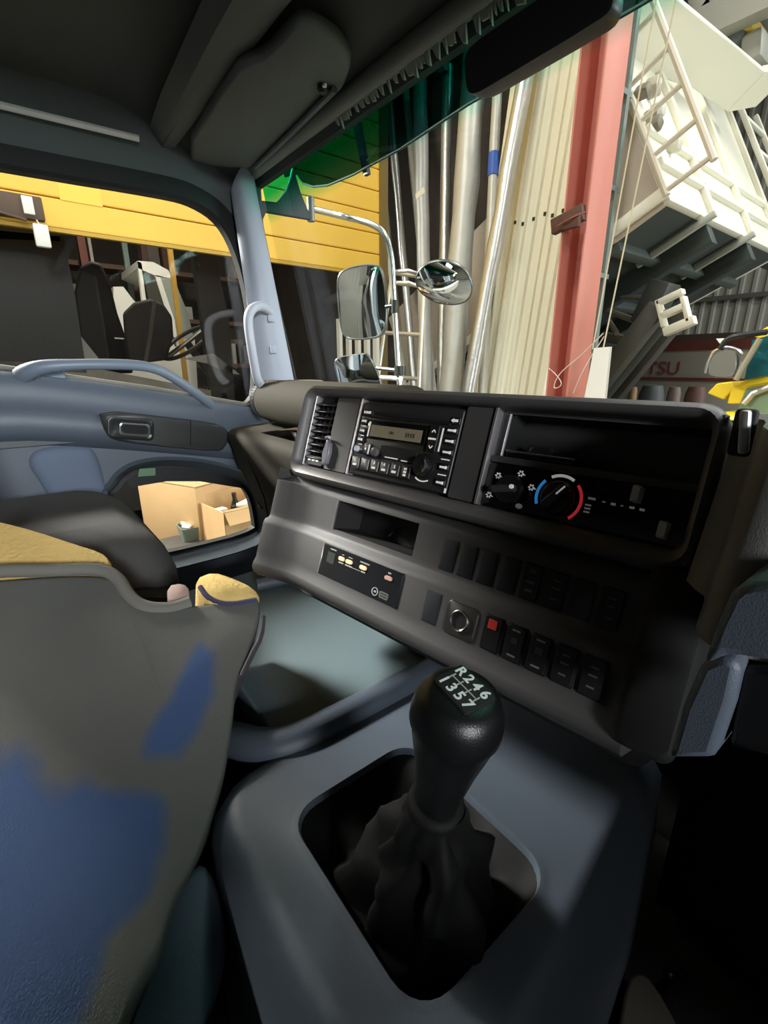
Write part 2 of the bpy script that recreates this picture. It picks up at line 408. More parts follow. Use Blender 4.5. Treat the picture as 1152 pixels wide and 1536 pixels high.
MB().tube([P(286, 630, x=-1.333), P(286, 668, x=-1.333)], .0012, 6).build('panel_joint', M_matte, arm, True)
# long grab bar above the door sill
gb = [P(30, 566, x=-1.38), P(40, 558, x=-1.36), P(62, 550, x=-1.345), P(100, 547, x=-1.335), P(160, 546, x=-1.33), P(215, 548, x=-1.33), P(245, 557, x=-1.335), P(275, 576, x=-1.345), P(300, 594, x=-1.355), P(318, 609, x=-1.37)]
gbs = smoothloop(gb, 2, False)
rad = [.021 if i/len(gbs) < .28 else .0145 for i in range(len(gbs))]
for i in range(len(gbs)):
    f = i/len(gbs); rad[i] = .020 - .007*min(1, max(0, (f-.1)/.25))
MB().tube(gbs, rad, 12, flat=.8).build('grab_bar', mat('grab_bar', rgb(108, 120, 134), .42), door, True, sm=60)
MB().box(P(62, 572, x=-1.385), (.02, .10, .05), None, .008).build('grab_bar_foot', MATS['grab_bar'], door, True)
MB().tube([(DX+.004, -.5, 1.998), (DX+.004, 0, 1.997), (DX+.004, .3, sill(.3)+.004), (DX+.004, .6, sill(.6)+.004)], .006, 8).build('window_sill_seal', mat('sill_seal', rgb(120, 118, 108), .6), door, True)

# ================================================================== DASHBOARD
U_ = Vector((.99, .141, 0)).normalized()
V_ = Vector((-.057, .315, .947)); V_ = (V_ - U_*V_.dot(U_)).normalized()
N_ = U_.cross(V_)                     # towards the cab (about -y, +z)
O_ = Vector((-.574, .415, 1.945))
PM = Matrix(((U_.x, V_.x, N_.x, O_.x), (U_.y, V_.y, N_.y, O_.y), (U_.z, V_.z, N_.z, O_.z), (0, 0, 0, 1)))
dash = empty('dashboard', 'dark grey centre dashboard with chrome strips between the windscreen and the gear lever', 'dashboard', M=PM)
def rrl(secs, caps=(True, True), k=5): return MB().rr(secs, caps, k)
# hood frame round the radio and heater panel
FR = [(-.140, -.132, .448, .020, .026, -.09), (-.140, -.132, .448, .024, .026, -.03), (-.138, -.130, .447, .024, .026, .004), (-.133, -.127, .444, .021, .024, .014), (-.128, -.121, .440, .016, .020, .018),
      (-.122, -.113, .436, .011, .014, .014), (-.119, -.108, .434, .008, .012, .006), (-.118, -.106, .433, .007, .011, -.03)]
rrl(FR, (False, False), 6).build('hood_frame', mat('lit_dash_plastic', rgb(92, 89, 88), .45, bump=.1, bscale=900), dash, sm=60)  # dash plastic made lighter here for the light from the windscreen
# face behind the frame, with a hole for the shelf
us = [-.13, -.06, 0, .178, .236, .431, .44]; vs = [-.115, -.054, -.047, .004, .015]
def inshelf(u, v): return .236 < u < .431 and -.047 < v < .004
MB().grid(lambda u, v: Vector((u, v, -.008)), us, vs, inshelf).build('face_panel', M_dash2, dash, sm=0)
# raised grey side panels either side of the radio
for u0, u1 in ((-.062, -.010), (.1795, .2175)):
    rrl([(u0, -.107, u1, .008, .003, -.008), (u0, -.107, u1, .008, .003, .001), (u0+.001, -.106, u1-.001, .007, .003, .003)]).build('side_panel', M_dash2, dash)
# chrome strips
for u, w_ in ((-.116, .009), (-.0055, .0035), (.2215, .004)):
    rrl([(u-w_/2, -.107, u+w_/2, .008, .001, -.008), (u-w_/2, -.107, u+w_/2, .008, .001, .004), (u-w_/2+.0006, -.1065, u+w_/2-.0006, .0075, .0008, .0052)]).build('chrome_strip', M_satin, dash)
# left air vent: housing, louvres, paddle
vent = rrl([(-.110, -.105, -.064, .005, .004, -.007), (-.110, -.105, -.064, .005, .004, -.0065)]).build('vent_housing', M_matte, dash)
for i in range(9):
    v = -.004-i*.0108
    MB().box((-.087, v, -.001), (.044, .0022, .016), Matrix.Rotation(radians(28), 3, 'X'), .0006, 1).build('louvre', M_black, vent)
for i in range(3):
    MB().box((-.099+i*.012, -.045, -.003), (.0015, .088, .004)).build('vane', M_black, vent)
rrl([(-.108, -.104, -.066, -.090, .002, .0), (-.108, -.104, -.066, -.090, .002, .004)]).build('vent_foot', M_black, vent)
for i in range(3):
    MB().box((-.098+i*.010, -.097, .0045), (.006, .0025, .001)).build('vent_mark', M_print, vent)
MB().loft([[Vector((u, v, n)) for u, v in ((-.058, -.060), (-.050, -.066), (-.047, -.080), (-.049, -.098), (-.057, -.102), (-.062, -.085))] for n in (.003, .012)]).build('vent_paddle', mat('paddle', rgb(112, 110, 120), .35), dash, bev=.002)
MB().tube([(-.064, -.058, .008), (-.052, -.057, .012)], .0025, 8).build('paddle_pin', M_chrome, dash)

# storage shelf (recess) above the heater panel
sh = MB()
sh.rr([(.236, -.047, .431, .004, .006, -.008), (.238, -.045, .429, .002, .006, -.10)], (False, True)).build('shelf_recess', M_matte, dash)
MB().tube([(.2365, .003, -.004), (.2365, -.046, -.004)], .0014, 6).build('shelf_edge', M_satin, dash)
rrl([(.224, -.054, .434, -.046, .003, -.008), (.224, -.054, .434, -.046, .003, -.003), (.225, -.0535, .433, -.0465, .003, -.002)]).build('divider_band', M_dash, dash)
# heater control panel
hv = rrl([(.224, -.106, .433, -.0545, .003, -.008), (.224, -.106, .433, -.0545, .003, -.004), (.2245, -.1055, .4325, -.055, .003, -.0035)]).build('heater_panel', M_gloss, dash)
def arc(cx, cy, r, a0, a1, wd, n, k=10, z1=.0009):
    inner = [Vector((cx+(r-wd/2)*cos(radians(a0+(a1-a0)*i/k)), cy+(r-wd/2)*sin(radians(a0+(a1-a0)*i/k)), n)) for i in range(k+1)]
    outr = [Vector((cx+(r+wd/2)*cos(radians(a0+(a1-a0)*i/k)), cy+(r+wd/2)*sin(radians(a0+(a1-a0)*i/k)), n)) for i in range(k+1)]
    return MB().prism(inner+outr[::-1], (0, 0, z1))
dcx, dcy = .3135, -.0815
arc(dcx, dcy, .0240, 205, 138, .0030, -.0034).build('cold_arc', mat('print_blue', rgb(50, 140, 215), .5, emit=rgb(50, 140, 215), estr=.45), hv, label='blue arc of the temperature scale')  # blue and red arcs also carry an added glow
arc(dcx, dcy, .0240, 120, 60, .0030, -.0034).build('middle_arc', M_glow, hv, label='white arc of the temperature scale')
arc(dcx, dcy, .0240, 44, -50, .0030, -.0034).build('warm_arc', mat('print_red', rgb(205, 50, 60), .5, emit=rgb(205, 50, 60), estr=.4), hv, label='red arc of the temperature scale')
tk = MB().lathe([(.0185, -.0035), (.0180, .001), (.0165, .003), (.015, .0035)], (dcx, dcy, 0), (0, 0, 1), 28).build('temperature_knob', M_black, dash)
ridge = Matrix.Translation((dcx, dcy, .007)) @ Matrix.Rotation(radians(52), 4, 'Z')
MB().rr([(-.017, -.0062, .017, .0062, .004, -.006), (-.0165, -.0055, .0165, .0055, .004, .002), (-.015, -.0035, .015, .0035, .003, .004)], M=ridge).build('knob_grip', mat('grip', rgb(60, 60, 62), .3), tk)
MB().rr([(.004, -.0008, .016, .0008, .0006, .004), (.004, -.0008, .016, .0008, .0006, .0046)], M=ridge).build('knob_pointer', M_glow, tk)
mk = MB().lathe([(.0165, -.0035), (.0165, .004), (.0155, .006)], (.2585, -.0825, 0), (0, 0, 1), 24).build('mode_knob', M_black, dash)
ridge = Matrix.Translation((.2585, -.0825, .010)) @ Matrix.Rotation(radians(12), 4, 'Z')
MB().rr([(-.018, -.005, .012, .005, .004, -.006), (-.017, -.004, .011, .004, .003, .002), (-.015, -.002, .009, .002, .002, .0035)], M=ridge).build('knob_grip', MATS['grip'], mk)
MB().lathe([(.0028, 0), (.0024, .002)], (.2665, -.0795, .0125), (0, 0, 1), 10).build('knob_dot', M_glow, mk)
# vent-mode icons: little seated figure (head + body) at each stop
for (u, v) in ((.2385, -.069), (.2655, -.0625), (.2815, -.0755), (.2325, -.093)):
    mm = MB()
    for a in range(0, 360, 60): mm.box((u+.0026*cos(radians(a)), v+.0026*sin(radians(a)), -.0033), (.0022, .0016, .0006), Matrix.Rotation(radians(a), 3, 'Z'))
    mm.box((u+.004, v-.001, -.0033), (.003, .001, .0006)).build('mode_icon', M_glow, hv, sm=0)
MB().loft([[Vector((.2725+.0042*cos(a)*k, -.0985+.0030*sin(a)*k, -.0034+z)) for a in [i*pi/6 for i in range(12)]] for k, z in ((1, 0), (1, .0006))]).build('mode_icon', mat('dim_print', rgb(150, 150, 150), .6), hv, sm=0)
# fan slider scale and sliders
for i, (u, v, ww) in enumerate(((.347, -.0755, .010), (.359, -.0765, .004), (.368, -.077, .006), (.376, -.077, .003), (.385, -.077, .006), (.394, -.0772, .006))):
    MB().box((u, v, -.0033), (ww*.75, .0024 if ww > .004 else .0012, .0006)).build('scale_mark', MATS['dim_print'], hv, sm=0)
for dv in (0, -.0036, -.0072):
    MB().box((.345, -.0825+dv, -.0033), (.006, .0018, .0006)).build('scale_mark', MATS['dim_print'], hv, sm=0)
for u, v in ((.388, -.064), (.4165, -.092)):
    rrl([(u-.004, v-.008, u+.004, v+.008, .002, -.004), (u-.004, v-.008, u+.004, v+.008, .002, .008), (u-.003, v-.0065, u+.003, v+.0065, .002, .0105)]).build('slider_knob', mat('slider', rgb(215, 215, 215), .4), dash)
for v in (-.064, -.092):
    MB().box((.385, v, -.0036), (.075, .0022, .0006)).build('slider_slot', M_matte, hv, sm=0)

# lower fascia: two tiers of switch panels with a ledge between; holes for the pocket and the recorder
POCK = (-.0125, -.192, .146, -.148); TACH = (-.011, -.262, .149, -.215)
ust = [-.136, -.128, -.110, -.085, -.062, -.0125, -.011, .146, .149, .19, .424, .430, .436]
un = {-.136: .030, -.128: .028, -.110: .018, -.085: .006}
vst = [-.120, -.132, -.140, -.148, -.192, -.1985, -.203, -.2075, -.215, -.262, -.272, -.280, -.288, -.296, -.302, -.304]
vn = {-.120: -.02, -.132: -.006, -.140: 0, -.1985: 0, -.203: .001, -.2075: .008, -.215: .010, -.262: .010, -.272: .010, -.280: .013, -.288: .014, -.296: .010, -.302: 0, -.304: -.05}
def fn(u, v):
    n = un.get(u, 0) + vn.get(v, 0)
    if u > .43: n -= .06*(u-.43)/.006
    if v > -.14 and u < -.06: n = min(n, .004)
    return Vector((u, v, n))
def skip(u, v):
    return (POCK[0] < u < POCK[2] and POCK[1] < v < POCK[3]) or (TACH[0] < u < TACH[2] and TACH[1] < v < TACH[3])
MB().grid(fn, ust, vst, skip).build('lower_fascia', M_dash2, dash, sm=50)
# outer left flank of the centre console
MB().grid(lambda a, b: Vector((-.136-.02*a, b, .030-.22*a)), [0, .1, .5, 1], [-.304, -.25, -.20, -.16, -.12]).build('console_flank', M_dash, dash)
rrl([(-.136, -.33, .446, -.120, .02, -.06), (-.136, -.33, .446, -.120, .02, -.10)]).build('console_core', M_matte, dash)
rrl([(POCK[0], POCK[1], POCK[2], POCK[3], .003, 0), (POCK[0]+.002, POCK[1]+.002, POCK[2]-.002, POCK[3]-.002, .003, -.055)], (False, True)).build('open_pocket', mat('pocket', rgb(34, 32, 32), .6), dash)
MB().tube([(POCK[0]+.0005, POCK[1], .001), (POCK[0]+.0005, POCK[3], .001)], .0016, 6).build('pocket_edge', M_satin, dash)
MB().tube([(.070, -.168, -.053), (.075, -.18, -.03)], .0015, 6).build('pocket_rib', MATS['pocket'], dash)
# grey strip drawing the highlight down the console's right edge
MB().tube([(.441, .012, .012), (.441, -.118, .012)], .003, 8).build('edge_highlight', mat('edge_grey', rgb(96, 94, 94), .4), dash)

mat('faint_print', rgb(90, 92, 90), .5)
rrl([(.418, -.285, .47, -.122, .012, -.08), (.418, -.285, .47, -.122, .012, .016), (.425, -.278, .465, -.129, .010, .024)]).build('shade_panel', M_matte, dash, sm=50)  # black panel standing in for the shadow at the console's right end
# rocker switches, top row
def rocker(u0, v0, n, kind, wd=.0205, ht=.038):
    u1 = u0+wd; v1 = v0+ht
    s = rrl([(u0-.001, v0-.001, u1+.001, v1+.001, .002, n-.004), (u0-.001, v0-.001, u1+.001, v1+.001, .002, n+.0006), (u0, v0, u1, v1, .002, n+.0008), (u0+.0008, v0+.001, u1-.0008, v1-.001, .002, n+.0012 if kind == 'blank' else n+.003)])
    o = s.build('switch_blank' if kind == 'blank' else 'rocker_switch', mat('switch_blank', rgb(24, 27, 33), .6) if kind == 'blank' else M_black, dash)
    c = (u0+u1)/2
    if kind == 'icons':
        for dv, wv in ((.010, .007), (.021, .008), (.029, .007)):
            MB().box((c, v0+dv, n+.0032), (wv, .0016, .0006)).build('switch_mark', mat('faint_print', rgb(90, 92, 90), .5), o, sm=0)
    if kind == 'lamp':
        MB().box((c, v0+.031, n+.0032), (.008, .0045, .0006)).build('switch_lens', mat('green_lens', rgb(58, 78, 66), .3), o, sm=0)
        MB().box((c, v0+.019, n+.0032), (.009, .0025, .0006)).build('switch_mark', MATS['faint_print'], o, sm=0)
        MB().box((c, v0+.010, n+.0032), (.008, .003, .0006)).build('switch_mark', MATS['faint_print'], o, sm=0)
    if kind == 'ends':
        for dv in (.006, .033):
            MB().box((c, v0+dv, n+.0032), (.009, .0018, .0006)).build('switch_mark', mat('mid_print', rgb(130, 130, 128), .5), o, sm=0)
        MB().box((c, v0+.022, n+.0032), (.007, .006, .0006)).build('switch_mark', mat('faint_dark', rgb(52, 54, 54), .5), o, sm=0)
    return o
for i, k in enumerate(('blank', 'blank', 'blank', 'blank', 'lamp', 'icons', 'blank', 'icons')):
    rocker(.190+i*.0272, -.194, 0.0, k)
rocker(.190, -.260, .010, 'blank')
hz = rocker(.274, -.260, .010, 'plain')
MB().box((.284, -.2305, .0135), (.0105, .0105, .0012), None, .0004, 1).build('hazard_button', mat('hazard_red', rgb(205, 60, 52), .4), hz, label='red hazard button face')
for i, k in enumerate(('ends', 'ends', 'icons', 'icons')):
    rocker(.3015+i*.0272, -.260, .010, k)
# round socket
so_ = rrl([(.2225, -.262, .2645, -.222, .006, .006), (.2225, -.262, .2645, -.222, .006, .0112), (.2235, -.261, .2635, -.223, .006, .0122)]).build('socket_plate', mat('socket_plate', rgb(50, 46, 42), .4), dash)
MB().lathe([(.0098, .012), (.0125, .012), (.0125, .0148), (.0112, .0158), (.0098, .0148), (.0098, .004)], (.2435, -.2415, 0), (0, 0, 1), 28, (False, True)).build('socket_ring', M_chrome, so_)
MB().lathe([(.0096, .0125), (.0096, .0128)], (.2435, -.2415, 0), (0, 0, 1), 24).build('socket_bore', M_matte, so_)

# the dash top running forward to the windscreen, and the passenger side
MB().loft([[Vector((x, y, z)) for y, z in ((.455+.14*(x+.574), 1.930), (.462+.14*(x+.574), 1.952), (.56, 1.947), (.76, 1.920), (.78, 1.88), (.5, 1.86))] for x in (-.700, -.4, -.13, .68)]).build('dash_top', M_dash, dash, True, sm=50)
# barrel-shaped passenger dash top
bc = Vector((0, .603, 1.903))
def barrel(x, r): return [bc+Vector((x, r*cos(a)*1.0, r*sin(a)*.95)) for a in [2*pi*i/28 for i in range(28)]]
MB().loft([barrel(-1.30, .058), barrel(-1.29, .062), barrel(-1.185, .063), barrel(-1.182, .0645), barrel(-.69, .065)]).build('dash_barrel', M_dashw, dash, True, sm=50)
MB().loft([barrel(-1.335, .045), barrel(-1.33, .057), barrel(-1.30, .061), barrel(-1.298, .054)]).build('barrel_end_vent', M_black, dash, True, sm=50)
m = MB()
for i in range(9):
    a = pi*.55+i*.16
    m.box(bc+Vector((-1.312, .058*cos(a), .055*sin(a))), (.03, .004, .004), Matrix.Rotation(a, 3, 'X'))
m.build('vent_fins', M_rub, dash, True)
# ledge with an open tray, and the panel below it
pl_ = [(.62, 1.838), (.505, 1.832), (.482, 1.828), (.470, 1.816), (.468, 1.80), (.478, 1.775), (.492, 1.72), (.525, 1.64), (.565, 1.56), (.60, 1.45), (.65, 1.20), (.80, 1.15)]
xs = [-1.345, -1.335, -1.32, -1.20, -1.05, -.90, -.66]
def pan(x, i):
    y, z = pl_[i]
    if x < -1.325: y += .015 if x > -1.34 else .05
    return Vector((x, y, z))
tray = (-1.16, -.93)
g = MB().grid(lambda x, i: pan(x, i), [-1.345, -1.335, -1.32, -1.175, -.66], list(range(len(pl_))), lambda u, i: u > -1.175 and i < 1)
g.build('passenger_panel', M_dashw, dash, True, sm=60)
MB().rr([(-1.175, .503, -.64, .60, .02, 1.8325), (-1.165, .510, -.65, .595, .02, 1.824), (-1.155, .516, -.65, .59, .018, 1.795)], (False, True)).build('open_tray', mat('tray_in', rgb(70, 66, 62), .6), dash, True, sm=50)
MB().tube([P(372, 690, x=-1.22), P(395, 742, x=-1.20), P(408, 800, x=-1.17)], .002, 6).build('panel_seam', M_matte, dash, True)
# small cable clip at the door side
MB().box(P(396, 757, x=-1.345), (.03, .035, .02), None, .004).build('door_clip', M_black, dash, True)

# driver's side of the dash: vertical bolster, cluster flank, column shroud
m = MB()
def bol(f):      # f 0..1 top to bottom
    z = 1.962-.13*f; y0 = .455-.045*f
    pts = [(-.128, y0+.03), (-.122, y0), (-.112, y0-.012), (-.102, y0-.02), (-.096, y0-.04), (-.090, y0-.07), (-.084, y0-.085), (-.074, y0-.092), (-.058, y0-.090), (-.03, y0-.078), (-.024, y0-.080), (-.018, y0-.074), (.05, y0-.04), (.05, y0+.1)]
    return [Vector((a, b, z)) for a, b in pts]
m.loft([bol(i/6) for i in range(7)]).build('driver_bolster', mat('bolster', rgb(104, 104, 102), .42, bump=.3, bscale=1200), dash, True, sm=60)
a = P(1117, 648, y=.40)
MB().box(a, (.006, .008, .030), Matrix.Rotation(radians(-8), 3, 'Y'), .002).build('dash_lever', M_satin, dash, True, label='pale lever standing right of the heater panel')
MB().box(a+Vector((-.004, .012, -.002)), (.014, .008, .034), None, .003).build('lever_slot', M_matte, dash, True)
cl = [P(x, y, y=.29) for x, y in ((1094, 892), (1108, 880), (1130, 875), (1240, 878), (1240, 1010), (1130, 990), (1090, 984), (1052, 1000), (1072, 940))]
MB().prism(cl, (0, .08, .0)).build('column_shroud', M_blue, dash, True, bev=.006)
cl = [P(x, y, y=.305) for x, y in ((1050, 996), (1085, 982), (1112, 1000), (1098, 1060), (1070, 1140), (1000, 1140), (1022, 1060))]
MB().prism(cl, (0, .06, 0)).build('shroud_leg', M_blue, dash, True, bev=.006)
cl = [P(x, y, y=.315) for x, y in ((1110, 1000), (1240, 1010), (1240, 1160), (1092, 1120))]
MB().prism(cl, (0, .05, 0)).build('shroud_pocket', M_black, dash, True, bev=.004)
MB().box((.15, .70, 1.55), (.6, .05, .75)).build('under_dash', M_matte, dash, True)

# ------------------------------------------------------------------ radio
radio = empty('car_radio', 'black double-height car radio with olive display and round volume knob in the dashboard', 'radio', M=PM)
rrl([(.000, -.1035, .1775, .003, .003, -.007), (.000, -.1035, .1775, .003, .003, .003), (.001, -.1025, .1765, .002, .003, .004)]).build('faceplate', mat('radio_face', rgb(38, 37, 38), .45), radio)
fz = .004
def btn(name, u0, v0, u1, v1, hgt, m, parent=radio, r=.0015):
    return rrl([(u0, v0, u1, v1, r, fz-.001), (u0, v0, u1, v1, r, fz+hgt), (u0+.0005, v0+.0005, u1-.0005, v1-.0005, r, fz+hgt+.0005)]).build(name, m, parent)
def mark(u, v, su, sv, parent, z=None, m=None): return MB().box((u, v, z or fz+.003), (su, sv, .0005)).build('marking', m or M_glow, parent, sm=0)
s_ = btn('disc_slot', .028, -.0150, .158, -.0085, .0003, M_matte)
btn('slot_lip', .022, -.0185, .162, -.0155, .002, M_black)
dp = btn('display_bezel', .018, -.0485, .128, -.0225, .0012, M_gloss)
MB().box((.0745, -.0375, fz+.002), (.094, .0165, .0006)).build('display', mat('lcd', rgb(140, 132, 108), .25), radio, label='olive liquid crystal display')
mark(.0235, -.036, .0022, .022, dp, fz+.0025)
for u in (.0655, .0685, .0715): mark(u, -.0375, .0018, .0035, dp, fz+.0026, mat('lcd_dark', rgb(70, 66, 52), .4))
for u in (.096, .100, .1045, .109): mark(u, -.038, .0022, .0055, dp, fz+.0026, MATS['lcd_dark'])
sk = btn('seek_rocker', .1335, -.055, .1485, -.020, .003, M_black)
for v, s in ((-.0285, 1), (-.0490, -1)):
    MB().box((.1395, v, fz+.004), (.0045, .0011, .0005), Matrix.Rotation(radians(50), 3, 'Z')).box((.1425, v, fz+.004), (.0045, .0011, .0005), Matrix.Rotation(radians(-50), 3, 'Z')).build('arrow', M_glow, sk, sm=0) if s > 0 else \
    MB().box((.1395, v, fz+.004), (.0045, .0011, .0005), Matrix.Rotation(radians(-50), 3, 'Z')).box((.1425, v, fz+.004), (.0045, .0011, .0005), Matrix.Rotation(radians(50), 3, 'Z')).build('arrow', M_glow, sk, sm=0)
mark(.1405, -.0385, .012, .0024, sk, fz+.004)
mark(.1525, -.038, .0022, .030, radio, fz+.001)
for v in (-.025, -.0385, -.0525):
    b = btn('side_button', .159, v-.0045, .1755, v+.0045, .002, M_black); mark(.167, v, .012, .0026, b); mark(.172, v, .003, .0038, b)
for v in (-.067, -.0865):
    mark(.166, v+.0055, .013, .0014, radio, fz+.0006); b = btn('side_button', .159, v-.0085, .1745, v+.0005, .002, M_black); mark(.166, v-.0045, .009, .0026, b); mark(.171, v-.0045, .003, .0038, b)
b = btn('eject_button', .162, -.0175, .176, -.008, .002, M_black); mark(.170, -.0125, .006, .0032, b)
MB().prism([(.1625, -.0125, fz+.0028), (.1665, -.0098, fz+.0028), (.1665, -.0152, fz+.0028)], (0, 0, .0005)).build('marking', M_glow, b, sm=0)
b = btn('disc_button', .004, -.0175, .024, -.008, .002, M_black)
for u, s in ((.008, .002), (.0125, .003), (.018, .005)): mark(u, -.0125, s, .0035, b)
for v in (-.0255, -.0395, -.0525):
    b = btn('mode_button', .004, v-.0045, .0165, v+.0045, .002, M_black); mark(.0085, v, .005, .0024, b); mark(.0135, v, .003, .0034, b); mark(.0105, v-.0068, .006, .0011, radio, fz+.0006)
MB().lathe([(.0048, fz-.001), (.0048, fz+.003), (.0035, fz+.0042)], (.0065, -.0665, 0), (0, 0, 1), 18).build('power_button', mat('pale_button', rgb(190, 200, 215), .4), radio, label='pale round power button')
mark(.0145, -.0665, .003, .003, radio, fz+.0006, MATS['dim_print'])
b = btn('tape_button', .022, -.0735, .036, -.057, .003, M_black); mark(.0265, -.065, .003, .003, b, fz+.004); mark(.0335, -.065, .0024, .014, b, fz+.004)
MB().lathe([(.0075, fz-.001), (.006, fz+.005), (.003, fz+.006)], (.044, -.067, 0), (0, 0, 1), 16).build('tape_cone', mat('cone', rgb(90, 88, 88), .35), radio)
s_ = btn('tape_door', .053, -.0745, .120, -.056, .0006, M_matte)
mark(.077, -.0715, .024, .0014, s_, fz+.0014); mark(.101, -.0725, .011, .0016, s_, fz+.0014)
for i in range(6):
    u0 = .003+i*.0195
    b = btn('preset_button', u0, -.096, u0+.0175, -.078, .003, M_black)
    mark(u0+.0165, -.087, .0016, .014, b, fz+.0038, M_satin)
    if i < 5:
        text('numeral', str(i+1), .0062, T(u0+.008, -.0825, fz+.0038), M_glow, b)
        if i != 1: mark(u0+.008, -.0895, .0075, .0032, b, fz+.0038)
    else:
        for k in range(3): mark(u0+.008, -.0825-k*.0042, .0048, .0030, b, fz+.0038)
kn = MB().lathe([(.0165, fz-.001), (.0165, fz+.003), (.0150, fz+.004)], (.137, -.0745, 0), (0, 0, 1), 32).build('volume_ring', M_black, radio)
MB().lathe([(.0125, fz), (.0125, fz+.011), (.0115, fz+.0125), (.0105, fz+.0120), (.0, fz+.0112)], (.137, -.0745, 0), (0, 0, 1), 32, (True, False)).build('volume_knob', mat('knob_black', rgb(26, 26, 27), .28), radio)
arc(.137, -.0745, .0098, -50, 50, .0022, fz+.0125).build('knob_index', M_satin, kn)
arc(.137, -.0745, .0195, 235, 300, .0016, fz+.0005).build('volume_scale', M_glow, radio)
mark(.003, -.1015, .003, .004, radio, fz+.0005, M_black); mark(.1765, -.0995, .003, .006, radio, fz+.001)

# ------------------------------------------------------------------ trip recorder
tac = empty('trip_recorder', 'flat black recorder box with four amber buttons low in the dashboard', 'recorder', M=PM)
n0 = .010
rrl([(TACH[0]+.0005, TACH[1]+.0005, TACH[2]-.0005, TACH[3]-.0005, .002, -.05), (TACH[0]+.0005, TACH[1]+.0005, TACH[2]-.0005, TACH[3]-.0005, .002, n0+.001), (TACH[0]+.001, TACH[1]+.001, TACH[2]-.001, TACH[3]-.001, .002, n0+.0018)]).build('case', mat('recorder_face', rgb(24, 26, 30), .3), tac)
MB().box((TACH[0]-.0005, -.2385, n0+.001), (.003, .046, .003), None, .0008, 1).build('metal_edge', M_satin, tac)
MB().box((.010, -.2325, n0+.002), (.016, .016, .0008)).build('small_screen', mat('dim_screen', rgb(60, 66, 62), .3), tac)
amber = mat('amber_button', rgb(250, 205, 160), .4, emit=(1, .62, .33, 1), estr=.35)
for u, v, wd in ((.033, -.2275, .012), (.049, -.2275, .013), (.078, -.2275, .013), (.126, -.2275, .013)):
    rrl([(u-wd/2, v-.0028, u+wd/2, v+.0028, .0027, n0+.001), (u-wd/2, v-.0028, u+wd/2, v+.0028, .0027, n0+.0035), (u-wd/2+.0006, v-.0022, u+wd/2-.0006, v+.0022, .002, n0+.004)]).build('amber_button', amber if u < .1 else mat('amber_unlit', rgb(205, 160, 140), .5), tac)
for u, v, su, sv in ((.012, -.2195, .013, .0016), (.033, -.2335, .010, .0018), (.049, -.2335, .014, .0020), (.064, -.2338, .018, .0007), (.079, -.2335, .008, .0018), (.034, -.2215, .004, .0012), (.050, -.2215, .008, .0012), (.079, -.2208, .018, .0018), (.126, -.2208, .005, .002)):
    MB().box((u, v, n0+.0020), (su, sv, .0006)).build('marking', MATS['dim_print'], tac, sm=0)
arc(.108, -.2515, .0052, 0, 359, .0012, n0+.0019, 24).build('ring_mark', MATS['dim_print'], tac)
MB().box((.108, -.2515, n0+.002), (.004, .0024, .0006)).build('marking', MATS['dim_print'], tac, sm=0)
rrl([(.116, -.2565, .132, -.2475, .002, n0+.0015), (.116, -.2565, .132, -.2475, .002, n0+.0022)]).build('data_port', mat('port', rgb(96, 96, 90), .5), tac)
for v in (-.250, -.2535): MB().box((.124, v, n0+.0024), (.011, .0012, .0006)).build('marking', M_matte, tac, sm=0)

# coin tray with bright edges on the shelf
coin = empty('coin_tray', 'small black tray with bright chrome edges lying on the dashboard shelf', 'tray', M=PM @ T(.28, -.0448, -.03))
MB().box((0, .002, 0), (.078, .004, .05), None, .001).build('tray_base', M_gloss, coin)
MB().tube([(-.04, .006, .026), (.04, .006, .026), (.040, .022, .010)], .0012, 6).build('front_rim', M_chrome, coin)
MB().box((-.012, .012, -.01), (.03, .016, .028), None, .004).build('lid', mat('glossy_lid', rgb(70, 66, 70), .12, .5), coin)

# ================================================================== ENGINE COVER, GEAR LEVER
ec = empty('engine_cover', 'blue-grey moulded engine cover with tray and gear lever opening', 'console', (-.45, .3, 1.15))
ZT = 1.52
def radial(poly, c, n=96):
    out = []; m = len(poly)
    for k in range(n):
        a = 2*pi*k/n; dx, dy = cos(a), sin(a); best = None
        for i in range(m):
            x1, y1 = poly[i]; x2, y2 = poly[(i+1) % m]
            ex, ey = x2-x1, y2-y1; den = dx*ey-dy*ex
            if abs(den) < 1e-12: continue
            t = ((x1-c[0])*ey-(y1-c[1])*ex)/den; s = ((x1-c[0])*dy-(y1-c[1])*dx)/den
            if t > 0 and -1e-9 <= s <= 1+1e-9 and (best is None or t > best): best = t
        out.append((c[0]+dx*best, c[1]+dy*best))
    return out
gc = (-.268, .255)
hole_p = [(p.x, p.y) for p in rrect(-.378, .158, -.158, .338, .035, 6)]
def sc_(d): return [(p.x, p.y) for p in rrect(-.378-d, .158-d, -.158+d, .338+d, .035+d, 6)]
outl = sm2([(-.445, .128), (-.452, .2), (-.452, .56), (-.19, .60), (-.172, .50), (-.148, .36), (-.132, .27), (-.125, .2), (-.128, .140), (-.16, .118), (-.40, .116)], 2)
def z_(pts, z): return [Vector((a, b, z)) for a, b in pts]
H_ = radial(hole_p, gc); O1 = radial(outl, gc); 
def grow(pts, d): return offs(pts, d)
O2, O3, O4, O5 = grow(O1, .010), grow(O1, .022), grow(O1, .034), grow(O1, .05)
